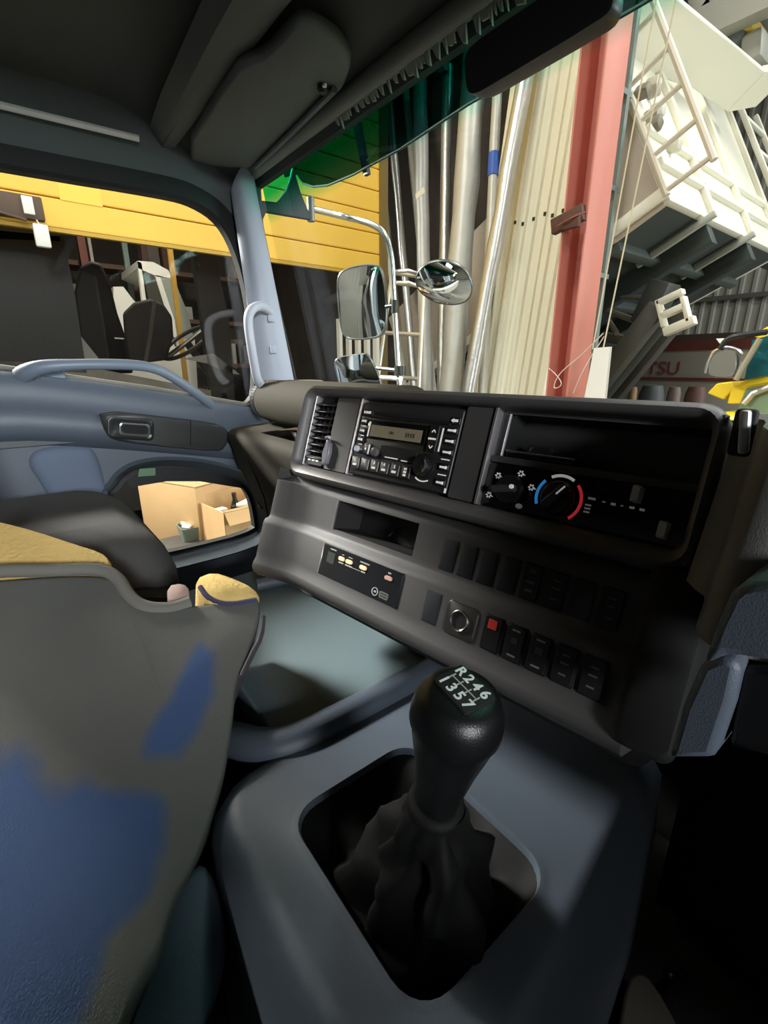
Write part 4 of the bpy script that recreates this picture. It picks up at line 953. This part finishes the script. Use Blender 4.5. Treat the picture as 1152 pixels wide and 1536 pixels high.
for nm, px, c_, ww in (('red_post', 128, rgb(120, 60, 48), .12), ('yellow_post', 258, rgb(190, 150, 60), .07), ('pale_post', 140, rgb(170, 164, 154), .05), ('teal_post', 191, rgb(120, 140, 132), .09)):
    p = P(px, 400, x=-10.75 if nm != 'yellow_post' else -8.8)
    tag(MB().box((p.x, p.y, 2.2), (ww, ww, 4.4)).build(nm, mat(nm, c_, .6)), {'red_post': 'dull red steel post behind the dark seat in the bay', 'yellow_post': 'thin yellow post beside the white truck in the bay', 'pale_post': 'thin pale post next to the red post in the bay', 'teal_post': 'grey-green post left of the white truck in the bay'}[nm], 'post')
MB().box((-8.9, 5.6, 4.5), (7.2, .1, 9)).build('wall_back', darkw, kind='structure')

# cartons on a bench under the kick window
bn = empty('workbench', 'low grey workbench carrying cartons outside the passenger door', 'bench', (-2.75, .85, 0))
MB().box((-2.5, .85, .93), (1.45, 1.7, .05), None, .006).build('bench_top', mat('bench_top', rgb(96, 96, 92), .7), bn, True)
for sx in (-1, 1):
    for sy in (-1, 1): MB().box((-2.5+sx*.68, .85+sy*.78, .452), (.06, .06, .904)).build('leg', mat('bench_leg', rgb(70, 70, 68), .6), bn, True)
M_card = mat('cardboard', rgb(205, 168, 118), .85, var=.08, vscale=8); M_card2 = mat('cardboard_dim', rgb(178, 146, 104), .85, var=.08, vscale=8)
R1 = Matrix.Rotation(radians(24), 3, 'Z')
bx1 = empty('carton', 'large closed brown carton with a taped top seen through the kick window', 'box', (-2.92, .82, .957))
def loc(c, R, p): return Vector(c)+R @ Vector(p)
c1_ = (-2.92, .82, .957)
MB().box(loc(c1_, R1, (0, 0, .2)), (.50, .46, .40), R1, .006).build('carton_body', M_card, bx1, True)
MB().box(loc(c1_, R1, (0, .115, .404)), (.50, .228, .006), R1).build('flap', M_card2, bx1, True)
MB().box(loc(c1_, R1, (0, -.115, .404)), (.50, .228, .006), R1).build('flap', M_card2, bx1, True)
MB().box(loc(c1_, R1, (0, 0, .4085)), (.46, .05, .002), R1).build('tape', mat('tape', rgb(225, 215, 190), .3), bx1, True)
R2 = Matrix.Rotation(radians(8), 3, 'Z'); c2_ = tuple(P(364, 806, z=1.05))
bx2 = empty('carton', 'smaller open brown carton filled with bottles and packets', 'box', c2_)
for p, s in (((.14, 0, .11), (.006, .34, .22)), ((-.14, 0, .13), (.006, .34, .26)), ((0, .17, .13), (.286, .006, .26)), ((0, -.17, .11), (.286, .006, .22)), ((0, 0, .004), (.28, .34, .008))):
    MB().box(loc(c2_, R2, p), s, R2).build('carton_wall', M_card, bx2, True, sm=0)
MB().box(loc(c2_, R2, (.16, 0, .19)), (.09, .33, .005), Matrix.Rotation(radians(8), 3, 'Z') @ Matrix.Rotation(radians(50), 3, 'Y')).build('flap', M_card, bx2, True, sm=0)
for nm, lb, p, r, hh, mm_ in (('bottle', 'dark green bottle leaning in the open carton', (.05, -.05, .01), .032, .21, mat('green_bottle', rgb(62, 74, 66), .25)), ('bottle', 'black capped bottle standing at the back of the open carton', (-.06, .02, .01), .026, .25, M_black)):
    o = empty(nm, lb, 'bottle', tuple(loc(c2_, R2, p)))
    MB().lathe([(r*.9, 0), (r, .01), (r, hh*.72), (r*.5, hh*.86), (r*.45, hh*.93)], loc(c2_, R2, p), R2 @ Vector((.1, -.12, 1)), 14).build('body', mm_, o, True)
    MB().lathe([(r*.5, hh*.93), (r*.5, hh*1.02)], loc(c2_, R2, p), R2 @ Vector((.1, -.12, 1)), 12).build('cap', M_black, o, True)
for lb, p, s, rz, mm_ in (('white packet lying across the open carton', (.0, .05, .205), (.05, .16, .02), 30, M_white), ('yellow packet in the open carton', (.06, .07, .17), (.05, .15, .03), 50, mat('yellow_packet', rgb(220, 190, 90), .5)), ('small brown box with a white label in the open carton', (.07, .10, .07), (.10, .12, .12), 0, M_card), ('white label card at the left of the open carton', (-.02, -.11, .17), (.05, .07, .05), 10, M_white)):
    tag(MB().box(loc(c2_, R2, p), s, R2 @ Matrix.Rotation(radians(rz), 3, 'Z'), .004).build('packet', mm_), lb, 'packet')
cp = (P(364, 806, z=1.05)+P(292, 806, z=1.05))/2
tag(MB().box((cp.x, cp.y, 1.0035), (.42, .80, .093), Matrix.Rotation(radians(5), 3, 'Z'), .01).build('shallow_crate', mat('crate_grey', rgb(70, 66, 60), .7)), 'shallow dark crate carrying the open carton and the tub', 'crate')
tb = P(292, 806, z=1.05)
jar = empty('plastic_tub', 'clear tub of white fittings left of the open carton', 'tub', tuple(tb))
MB().loft([[Vector((p.x, p.y, z)) for p in rrect(tb.x-.07+k, tb.y-.08+k, tb.x+.07-k, tb.y+.08-k, .02, 3)] for k, z in ((.01, 1.052), (0, 1.13), (.006, 1.13), (.014, 1.06))]).build('tub_body', mat('tub', rgb(120, 134, 124), .2), jar, True)
for i in range(9):
    MB().box((tb.x+random.uniform(-.05, .05), tb.y+random.uniform(-.06, .06), 1.11+random.uniform(0, .03)), (.05, .03, .015), Matrix.Rotation(random.uniform(0, 3), 3, 'Z') @ Matrix.Rotation(random.uniform(-.4, .4), 3, 'X'), .004).build('fitting', M_white, jar, True)
tag(MB().loft([[Vector((-3.05+dx*k, 1.28+dy*k, z)) for dx, dy in ((.12, .1), (-.12, .12), (-.14, -.12), (.13, -.1))] for k, z in ((1.1, .957), (1.15, 1.1), (.8, 1.3), (.4, 1.38))]).build('black_bag', mat('bag', rgb(44, 44, 44), .5, bump=.6, bscale=20)), 'crumpled black bag on the bench behind the cartons', 'bag')

# ================================================================== WAREHOUSE, AHEAD
# dark board added so the gaps between the leaning goods stay dark
MB().box((-4.3, 5.05, 3.5), (2.2, .08, 7.0)).build('trim_3', mat('gap_dark_board', rgb(66, 58, 50), .85, var=.3, vscale=4), kind='structure', label='dark board added to darken the gaps behind the leaning tubes')
M_foil = mat('foil', rgb(190, 190, 186), .34, .75, bump=.9, bscale=14, var=.08, vscale=9)
M_foil2 = mat('grey_tube', rgb(190, 188, 180), .45, .25, bump=.4, bscale=20, var=.12, vscale=9)
M_pale = mat('pale_tube', rgb(212, 208, 190), .5)
rolls = [  # bottom px, top px, y bottom, y top, radius, material, label
 ((606, 588), (560, 150), 4.30, 4.75, .055, M_pale, 'pale narrow tube, leftmost of the leaning tubes'),
 ((622, 588), (585, 160), 4.10, 4.60, .050, M_foil, 'thin silver tube right of the leftmost pale tube'),
 ((640, 588), (630, 140), 4.20, 4.70, .085, M_foil2, 'grey tube behind the ladder top'),
 ((662, 590), (672, 130), 4.00, 4.55, .062, M_foil, 'bright silver tube behind the round mirror'),
 ((650, 590), (610, 150), 4.35, 4.80, .045, M_pale, 'thin pale tube between two grey ones'),
 ((676, 590), (712, 100), 3.85, 4.40, .135, M_foil2, 'thick crumpled grey roll, widest of the leaning rolls'),
 ((684, 590), (724, 90), 4.05, 4.55, .040, M_foil, 'thin bright tube right of the widest roll'),
 ((724, 590), (748, 90), 3.82, 4.40, .050, M_foil2, 'grey tube wrapped with blue tape'),
 ((702, 592), (798, 60), 3.62, 4.20, .075, M_foil, 'long silver roll slanting across the corrugated sheets'),
]
for bp, tp, yb, yt, r, m_, lb in rolls:
    a, b = P(*bp, y=yb), P(*tp, y=yt); d_ = (b-a); a = a - d_*((a.z-.01)/d_.z); b = b + d_*.06
    o = empty('leaning_roll', lb, 'roll', tuple(a), group='foil-wrapped rolls leaning by the partition')
    n_ = 16
    MB().tube([a+(b-a)*(i/n_)+Vector((random.uniform(-1, 1), 0, 0))*r*.10 for i in range(n_+1)], [r*random.uniform(.9, 1.06) for i in range(n_+1)], 14).build('wrap', m_, o, True, sm=60)
    dd = d_.normalized(); MB().tube([b, b+dd*.02], r*.6, 10).build('core_end', M_pale, o, True)
    if 'blue tape' in lb:
        p, q_ = P(735, 258, y=yt-.2), P(738, 226, y=yt-.2)
        t_ = (P(735, 242, y=yt)-EYE); f_ = ((P(735, 242, y=(yb+yt)/2)).z-a.z)/(b.z-a.z)
        for f2 in (f_,):
            MB().tube([a+(b-a)*(f2-.02), a+(b-a)*(f2+.022)], r*1.12, 14).build('tape_band', mat('blue_tape', rgb(50, 96, 190), .5), o, True)
# label sticker on the rolls
st = P(630, 290, y=3.9)
MB().box(st, (.14, .004, .06), Matrix.Rotation(radians(-14), 3, 'Y')).build('paper_label', M_white)
bpy.data.objects['paper_label']['label'] = 'small white paper label on the grey tubes'; bpy.data.objects['paper_label']['category'] = 'label'

# aluminium ladder
la = empty('aluminium_ladder', 'bright aluminium ladder standing behind the passenger mirrors', 'ladder', (-3.6, 3.25, 0))
lt, lb_ = P(586, 425, y=3.35), P(566, 575, y=3.15); rt, rb = P(635, 430, y=3.35), P(628, 578, y=3.15)
def ext(t, b, z): return b + (b-t)*((b.z-z)/(t.z-b.z))
M_alu = mat('aluminium', rgb(225, 224, 216), .35, .6)
for nm, t, b in (('l', lt, lb_), ('r', rt, rb)):
    e = ext(t, b, .01); up_ = t + (t-b).normalized()*.12
    MB().tube([e, up_], .026, 8, flat=.6).build('stile', M_alu, la, True)
for py in (410, 424, 498, 565):
    f = (py-425)/(575-425); a = lt.lerp(lb_, f); b = rt.lerp(rb, f); MB().tube([a, b], .02, 8).build('rung', M_alu, la, True)
dv = (lb_-lt)*.485
a, b = lb_.copy(), rb.copy()
for k in (1, 2, 3, 4): MB().tube([a+dv*k, b+dv*k], .02, 8).build('rung', M_alu, la, True)
# slatted white rack seen under the main mirror
sr = empty('slatted_rack', 'white slatted rack low behind the main passenger mirror', 'rack', tuple(Vector((P(540, 560, y=2.45).x, 2.45, 0))))
for i in range(5):
    a, b = P(515+i*14, 500, y=2.45), P(506+i*13, 590, y=2.45)
    MB().box(((a.x+b.x)/2, 2.45, 1.2), (.05, .03, 2.4 if i < 9 else 1)).build('slat', mat('slat_white', rgb(190, 186, 174), .5), sr, True)
for z in (.3, 1.5): MB().box((P(540, 560, y=2.45).x, 2.48, z), (.36, .03, .05)).build('crossbar', MATS['slat_white'], sr, True)

# corrugated beige sheets leaning
M_sheet = mat('beige_sheet', rgb(234, 230, 208), .5, var=.04, vscale=2)
ln = .13
def SH(px, py):
    r = ray(px, py); n = Vector((0, 1, -ln)); p0_ = Vector((0, 3.95, 1.7)); return EYE+r*((p0_-EYE).dot(n)/r.dot(n))
a, b = SH(703, 585), SH(822, 585)
def sheet(x0, x1, off, ztop, lab):
    o = empty('corrugated_sheet', lab, 'sheet', ((x0+x1)/2, 3.95-1.7*ln-off, 0), group='beige corrugated sheets beside the red column')
    pr = []; n_ = max(2, round((x1-x0)/.105)); p_ = (x1-x0)/n_
    for i in range(n_):
        u = x0+i*p_; pr += [(u, 0), (u+p_*.66, 0), (u+p_*.72, .035), (u+p_*.90, .035), (u+p_*.96, 0)]
    pr.append((x1, 0))
    def pt(u, h, z): return Vector((u, 3.95+ln*(z-1.7)-h-off, z))
    MB().loft([[pt(u, h, z) for u, h in pr] + [pt(u, h-.004, z) for u, h in reversed(pr)] for z in (.01, ztop)]).build('panel', M_sheet, o, True, sm=0)
    for i in range(n_):
        MB().box(pt(x0+i*p_+p_*.81, .037, SH(760, 345).z+.05*(x1-x0)*i), (.022, .012, .03)).build('screw', M_black, o, True, sm=0)
wx = (b.x-a.x)
sheet(a.x, a.x+wx*.36, 0, 5.4, 'beige corrugated sheet, left one behind the slanting silver roll')
sheet(a.x+wx*.345, a.x+wx*.70, .01, 5.5, 'beige corrugated sheet in the middle of the three')
sheet(a.x+wx*.685, a.x+wx*1.0, .02, 5.6, 'beige corrugated sheet, right one next to the red column')

# red steel column
rc = empty('steel_column', 'salmon red steel box column in front of the dump truck', 'column', (-2.275, 3.744, 0))
MB().box((-2.180, 3.744, 3.5), (.015, .288, 7.0), None, .003).box((-2.370, 3.744, 3.5), (.015, .288, 7.0), None, .003).box((-2.275, 3.83, 3.5), (.180, .012, 7.0)).build('shaft', mat('salmon_paint', rgb(206, 128, 112), .55, var=.06, vscale=3), rc, True)
MB().box((-2.275, 3.744, .02), (.36, .44, .04), None, .006).build('base_plate', MATS['salmon_paint'], rc, True)
p = P(852, 330, y=3.58)
MB().box(p, (.26, .06, .11), Matrix.Rotation(radians(-12), 3, 'Y'), .008).box(p+Vector((.06, -.04, -.03)), (.13, .04, .09), None, .006).build('clamp_bracket', mat('rust', rgb(88, 56, 46), .7), rc, True)
MB().tube(smoothloop([P(835, 340, y=3.52), P(850, 330, y=3.5), P(868, 322, y=3.52), P(880, 318, y=3.54)], 2, False), .006, 6).build('wire_tie', mat('wire_red', rgb(150, 80, 70), .6), rc, True)
wr = empty('loose_wire', 'thin tangle of wire at the foot of the red column', 'wire', tuple(P(850, 575, y=3.45)))
MB().tube(smoothloop([P(820, 550, y=3.5), P(835, 562, y=3.45), P(845, 578, y=3.45), P(828, 585, y=3.45), P(838, 560, y=3.45), P(870, 535, y=3.5), P(905, 500, y=3.5)], 3, False), .004, 6).build('wire_strand', mat('wire_pale', rgb(205, 190, 180), .4), wr, True)
MB().tube(smoothloop([P(860, 590, y=3.48), P(872, 560, y=3.45), P(890, 530, y=3.5), P(906, 505, y=3.5)], 2, False), .004, 6).build('wire_strand', MATS['wire_pale'], wr, True)
# shelf of white boxes glimpsed between sheets and column
wb_ = empty('shelving', 'steel shelving glimpsed between the beige sheets and the red column', 'shelving', (-2.9, 4.58, 0))
for x in (-3.25, -2.55): MB().box((x, 4.60, 2.8), (.05, .05, 5.6)).build('upright', mat('shelf_steel', rgb(120, 130, 124), .5), wb_, True)
for z in (1.4, 2.1, 2.8, 3.5, 4.2, 4.9): MB().box((-2.9, 4.58, z), (.75, .16, .04)).build('shelf', MATS['shelf_steel'], wb_, True)
for z, c_, lb in ((2.12, rgb(80, 50, 46), 'dark red box on the lower shelf by the column'), (2.82, rgb(220, 214, 196), 'white box on the shelf level with the bracket'), (3.52, rgb(226, 222, 206), 'white box on the shelf above the bracket'), (4.22, rgb(228, 224, 210), 'white box on the top shelf by the column')):
    tag(MB().box((-2.90, 4.59, z+.2), (.5, .16, .36), None, .01).build('stored_box', mat('sb%d' % int(z*10), c_, .7)), lb, 'box', 'boxes on the shelving behind the column')
# white board and ropes
tag(MB().prism([P(x, y, y=3.45) for x, y in ((891, 522), (915, 520), (903, 640), (868, 640))], (0, .03, 0)).build('white_board', mat('white_board', rgb(215, 212, 204), .5)), 'white board leaning at the right of the red column', 'board')
tag(MB().tube([P(912, 519, y=3.44), P(901, 640, y=3.44)], .012, 6).build('board_edge', M_white), 'bright edge strip of the leaning white board', 'strip') if False else None
for i, (t_, b_) in enumerate((((988, -20), (889, 524)), ((1018, -20), (905, 522)))):
    tag(MB().tube([P(*t_, y=3.7), P(*b_, y=3.5)], .006, 6).build('hanging_rope', mat('rope', rgb(196, 184, 156), .9)), ('left' if i == 0 else 'right') + ' one of two thin ropes hanging right of the red column', 'rope', 'ropes beside the red column')

# ------------------------------------------------------------------ dump truck with raised bed
L_ = Vector((-.887, 0, -.46)).normalized(); W_ = Vector((0, 1, 0)); Hh = Vector((-.46, 0, .887)).normalized()
A0 = P(1003, 292, d=4.0)
DM = Matrix(((L_.x, W_.x, Hh.x, A0.x), (L_.y, W_.y, Hh.y, A0.y), (L_.z, W_.z, Hh.z, A0.z), (0, 0, 0, 1)))
def D(l, w_, h_): return DM @ Vector((l, w_, h_))
dt = empty('dump_truck', 'white dump truck with its bed tipped up behind the red column', 'truck', (-3, 6.2, 0))
DR = DM.to_3x3()
def dbox(mb, c, s, bev=0): return mb.box(D(*c), s, DR, bev)
M_cream = mat('cream_paint', rgb(236, 232, 214), .42, var=.03, vscale=2)
M_under = mat('bed_underside', rgb(70, 76, 74), .6, var=.15, vscale=3)
W1 = 3.35
dbox(MB(), (.03, W1/2, 1.0), (.06, W1, 2.1), .01).build('front_wall', M_cream, dt, True)
for w_ in (.95, 2.1, 3.28): dbox(MB(), (-.02, w_, 1.0), (.06, .10, 2.0), .015).build('wall_rib', M_cream, dt, True)
for h_ in (.30, .62): dbox(MB(), (-.02, W1/2, h_), (.06, W1, .08), .015).build('wall_rib', M_cream, dt, True)
dbox(MB(), (1.9, .03, .55), (3.7, .06, 1.2), .01).build('side_wall', mat('shaded_cream', rgb(190, 176, 158), .5, var=.1, vscale=3), dt, True)  # near side coloured darker than the cream for the shade on it
dbox(MB(), (1.9, W1-.03, .55), (3.7, .06, 1.2), .01).build('side_wall', M_cream, dt, True)
dbox(MB(), (1.9, -.01, .03), (3.8, .09, .10), .01).build('bottom_rail', M_cream, dt, True)
dbox(MB(), (1.9, W1/2, -.02), (3.7, W1-.05, .05)).build('bed_floor', M_under, dt, True)
for w_ in (1.0, 2.2): dbox(MB(), (1.9, w_, -.14), (3.7, .14, .22), .01).build('long_beam', mat('beam', rgb(60, 68, 66), .55), dt, True)
for l in (.55, 1.3, 2.1, 2.9): dbox(MB(), (l, W1/2, -.09), (.10, W1-.1, .10), .01).build('cross_beam', mat('beam2', rgb(84, 90, 86), .5), dt, True)
for w_ in (.72, 1.85): dbox(MB(), (.28, w_, -.10), (.75, .05, .06), .01).build('pale_stay', mat('pale_stay', rgb(176, 178, 168), .5), dt, True)
# canopy over the cab
def CN(px, py):
    r = ray(px, py); p_ = D(0, 0, 1.55); return EYE+r*((p_-EYE).dot(Hh)/r.dot(Hh))
cq = [CN(*p) for p in ((952, 96), (993, 118), (1040, 134), (1091, 168), (1148, 108), (1018, 0), (985, -25), (950, -30))]
MB().prism(cq, Hh*.06).build('cab_guard', M_cream, dt, True, bev=.01)
MB().prism([cq[3], cq[4], cq[4]+Vector((.2, .25, .05)), cq[3]+Vector((.2, .25, .05))], Hh*.08).build('guard_side', M_cream, dt, True)
# ladder on the bed's front corner
for l in (0.0, -.36): MB().tube([D(l, -.05, -.02), D(l, -.05, 2.3)], .028, 8).build('ladder_stile', mat('ladder_cream', rgb(222, 214, 196), .5), dt, True)
for i in range(7): MB().tube([D(0, -.05, .02+i*.33), D(-.36, -.05, .02+i*.33)], .022, 8).build('ladder_rung', MATS['ladder_cream'], dt, True)
# fittings seen between the rungs
for i in range(7): 
    MB().box(D(-.05, .25+random.uniform(-.15, .25), .55+i*.11), (.12, .1, .1), Matrix.Rotation(i, 3, 'X'), .02).build('valve_fitting', mat('fit%d' % (i % 3), (rgb(200, 196, 180), rgb(120, 112, 96), rgb(160, 154, 140))[i % 3], .5), dt, True)
# barred guard beside the wall
for w_ in (3.55, 4.35): dbox(MB(), (-.1, w_, 1.25), (.06, .08, 1.9), .01).build('guard_post', M_cream, dt, True)
for h_ in (.35, .9, 1.4, 1.9): dbox(MB(), (-.1, 3.95, h_), (.05, .85, .07), .01).build('guard_bar', M_cream, dt, True)
dbox(MB(), (.3, 4.2, 1.4), (.1, 1.6, 2.6)).build('guard_backing', mat('guard_dark', rgb(40, 44, 48), .5), dt, True)
dbox(MB(), (-.05, 3.7, .15), (.2, .8, .25), .03).build('corner_fitting', M_cream, dt, True)
# hoist
ha, hb = P(1008, 462, y=5.6), P(905, 592, y=5.6)
for dy in (-.28, .28):
    hd = (hb-ha); ang = math.atan2(hd.z, hd.x)
    MB().box((ha+hb)/2+Vector((0, dy, 0))+hd*.25, (hd.length*1.5, .16, .20), Matrix.Rotation(-ang, 3, 'Y'), .02).build('hoist_arm', mat('hoist', rgb(72, 70, 62), .45), dt, True)
MB().tube([ha-Vector((.1, 0, .15)), hb-Vector((.1, 0, .15))], .09, 12).build('hoist_ram', mat('ram', rgb(66, 68, 64), .4), dt, True)
hm = MB()
for dx, dz, sx, sz in ((-.14, .02, .07, .46), (.20, -.08, .07, .42), (.03, .20, .40, .09), (.03, -.02, .36, .10), (.06, -.28, .46, .14)):
    hm.box(P(1007, 466, y=5.25)+Matrix.Rotation(radians(-22), 3, 'Y') @ Vector((dx*.62, 0, dz*.62)), (sx*.6, .10, sz*.6), Matrix.Rotation(radians(-22), 3, 'Y'), .01)
hm.build('hoist_bracket', M_cream, dt, True)
MB().box(P(983, 455, y=5.5), (.22, .3, .42), Matrix.Rotation(radians(20), 3, 'Y'), .02).build('hoist_pivot', mat('pivot_dark', rgb(58, 58, 54), .5), dt, True)
for (p_, q_, r_) in (((905, 445), (985, 447), .025), ((900, 462), (978, 490), .035), ((905, 505), (950, 512), .06), ((912, 480), (925, 500), .03)):
    MB().tube([P(*p_, y=5.8), P(*q_, y=5.6)], r_, 8).build('linkage', mat('linkage', rgb(140, 134, 118), .5), dt, True)
MB().box((-3.2, 6.2, 1.15), (5.0, .9, .30)).build('chassis', M_dk, dt, True)
for x in (-4.9, -3.7, -1.4):
    for y in (5.1, 7.3):
        MB().lathe([(.3, -.14), (.5, -.14), (.52, -.08), (.52, .08), (.5, .14), (.3, .14)], (x, y, .52), (0, 1, 0), 24).build('wheel', M_rub, dt, True)

# far white trailer side with red letters
tr = empty('lettered_trailer', 'white panel side with red lettering behind the dump truck hoist', 'trailer', (-3.6, 9.6, 0))
a, b = P(930, 525, y=9.0), P(1100, 600, y=9.0)
MB().box((-3.5, 9.2, 1.45), (4.6, .3, 1.75), None, .01).build('panel', mat('trailer_white', rgb(176, 172, 160), .5), tr, True)
M_red = mat('letter_red', rgb(140, 70, 68), .5)
for z, hgt in ((P(1040, 518, y=9.0).z, .16), (P(1040, 569, y=9.0).z, .05)):
    MB().box((-3.5, 9.03, z), (4.6, .02, hgt)).build('red_stripe', mat('stripe_red', rgb(128, 62, 58), .6), tr, True)
MB().box((-3.5, 9.2, P(1040, 506, y=9.0).z), (4.6, .35, .10)).build('top_rail', mat('stripe_dark', rgb(96, 74, 66), .6), tr, True)
p = P(994, 553, y=9.02)
tm = Matrix.Translation(p) @ Matrix.Rotation(radians(90), 4, 'X')
text('lettering', 'TSU', .30, WM[tr].inverted() @ tm, M_red, tr, .01, sx=1.05)
MB().box((-3.5, 9.2, .3), (4.2, .25, .6)).build('skirt', M_dk, tr, True)
for i, (px, py, rr_, c_) in enumerate(((978, 588, .17, rgb(70, 74, 76)), (1012, 586, .09, rgb(110, 96, 84)), (1044, 588, .14, rgb(92, 60, 52)), (950, 584, .07, rgb(150, 120, 80)))):
    p = P(px, py, y=6.9+i*.3)
    if i < 9:
        tag(MB().lathe([(.02, 0), (rr_, .02), (rr_*1.05, p.z*.6), (rr_*.9, p.z-.03), (rr_*.7, p.z+rr_*.5), (.02, p.z+rr_*.6)], (p.x, p.y, 0), (0, 0, 1), 16).build('covered_drum', mat('drum%d' % i, c_, .6)), ('grey covered drum in front of the lettered trailer', 'brown drum beside the grey covered drum', 'dark red drum right of the grey one', 'small tan drum left of the grey one')[i], 'drum')

# yellow crane cab at the right edge, with its own mirror
yc = empty('yellow_cab', 'yellow vehicle cab with green windows and a chrome mirror at the right edge', 'vehicle', (-.5, 4.3, 0))
M_yc = mat('yellow_cab', rgb(232, 200, 40), .35)
def Y(px, py, y=3.9): return P(px, py, y=y)
MB().prism([Y(1090, 606), Y(1096, 582), Y(1118, 570), Y(1300, 530), Y(1300, 548), Y(1122, 580), Y(1112, 606)], (0, .5, 0)).build('window_frame', M_yc, yc, True, bev=.01)
MB().prism([Y(1128, 503), Y(1150, 490), Y(1300, 430), Y(1300, 470), Y(1140, 510)], (0, .8, 0)).build('roof_edge', M_yc, yc, True, bev=.01)
MB().prism([Y(1118, 570), Y(1130, 510), Y(1300, 465), Y(1300, 532)], (0, -.02, 0)).build('upper_window', mat('teal_window', rgb(30, 84, 92), .08), yc, True, sm=0)
MB().prism([Y(1112, 604), Y(1122, 582), Y(1300, 550), Y(1300, 640), Y(1100, 640)], (0, -.02, 0)).build('lower_window', mat('green_window', rgb(110, 130, 110), .1), yc, True, sm=0)
MB().tube([Y(1116, 606, 3.86), Y(1130, 590, 3.86), Y(1160, 578, 3.86)], .02, 8).build('inner_bar', M_satin, yc, True)
MB().box((-.55, 4.3, .85), (1.2, 1.2, 1.7), None, .03).build('cab_body', M_yc, yc, True)
MB().prism([Y(1060, 590), Y(1075, 575), Y(1098, 572), Y(1100, 582), Y(1085, 600)], (0, .3, 0)).build('fender', M_yc, yc, True, bev=.01)
def Ym(px, py): return P(px, py, y=3.7)
q = smoothloop([Ym(*p_) for p_ in ((1064, 528), (1072, 523), (1098, 523), (1106, 530), (1104, 560), (1096, 568), (1066, 566), (1060, 558))], 1)
MB().prism(q, (0, .05, 0)).build('mirror_housing', mat('mirror_grey', rgb(120, 118, 110), .3, .3), yc, True, bev=.008)
MB().tube(smoothloop([Ym(1058, 560), Ym(1064, 535), Ym(1080, 520), Ym(1105, 522), Ym(1116, 535), Ym(1104, 565)], 2, False), .010, 8).build('mirror_guard', M_chrome, yc, True)
MB().tube(smoothloop([Ym(1080, 524), Ym(1090, 508), Ym(1110, 503), Y(1150, 498, 3.8)], 2, False), .018, 8).build('mirror_arm', M_black, yc, True)
MB().tube([Ym(1140, 508), Ym(1118, 545), Ym(1104, 570)], .018, 8).build('mirror_brace', mat('brace', rgb(150, 142, 120), .4), yc, True)
MB().prism([Ym(1074, 508), Ym(1092, 507), Ym(1082, 518)], (0, .02, 0)).build('small_lamp', M_white, yc, True)
# yellow hoist and pipework high up at the back right
cr = empty('overhead_hoist', 'yellow overhead hoist and grey machinery above the dump truck', 'hoist', tuple(P(1120, 40, y=6.9)))
for i, (px, py, s, c_) in enumerate(((1120, 22, .7, rgb(190, 165, 60)), (1085, 20, .6, rgb(150, 148, 138)), (1100, 60, .5, rgb(104, 112, 118)), (1060, 10, .5, rgb(168, 164, 150)), (1135, 78, .4, rgb(160, 158, 148)), (1145, 10, .5, rgb(110, 112, 114)))):
    MB().box(P(px, py, y=7.2), (s*.72, .4, s*.5), Matrix.Rotation(radians(30+i*13), 3, 'Y'), .05).build('machine_block', mat('mach%d' % i, c_, .5), cr, True)
MB().box(P(1110, 30, y=6.9)+Vector((0, 0, .1)), (3.0, .2, .3)).build('hoist_beam', greyw, cr, True)

# clutter low in the bay, seen left of the mirrors
for i, (px, py, x, s, c_, lb) in enumerate(((455, 560, -4.6, (.3, .35, .2), rgb(150, 148, 140), 'grey bundle on the heap left of the lower mirror'), (470, 572, -4.3, (.2, .2, .1), rgb(70, 130, 190), 'blue plastic piece on the heap at the pillar foot'), (490, 575, -4.4, (.25, .25, .16), rgb(190, 150, 110), 'brown carton on the heap left of the mirrors'))):
    p = P(px, py, x=x); p.z = P(475, 585, x=-4.5).z-.1+s[2]/2+.002
    tag(MB().box(p, s, Matrix.Rotation(i*.5, 3, 'Z'), .03).build('heap_item', mat('heap%d' % i, c_, .7)), lb, 'clutter')
p = P(475, 585, x=-4.5)
tag(MB().box((p.x-.1, p.y, (p.z-.1)/2), (.7, 1.3, p.z-.1), None, .03).build('crate_stack', mat('crate_wood', rgb(120, 100, 80), .8)), 'brown crate carrying the heap left of the mirrors', 'crate')
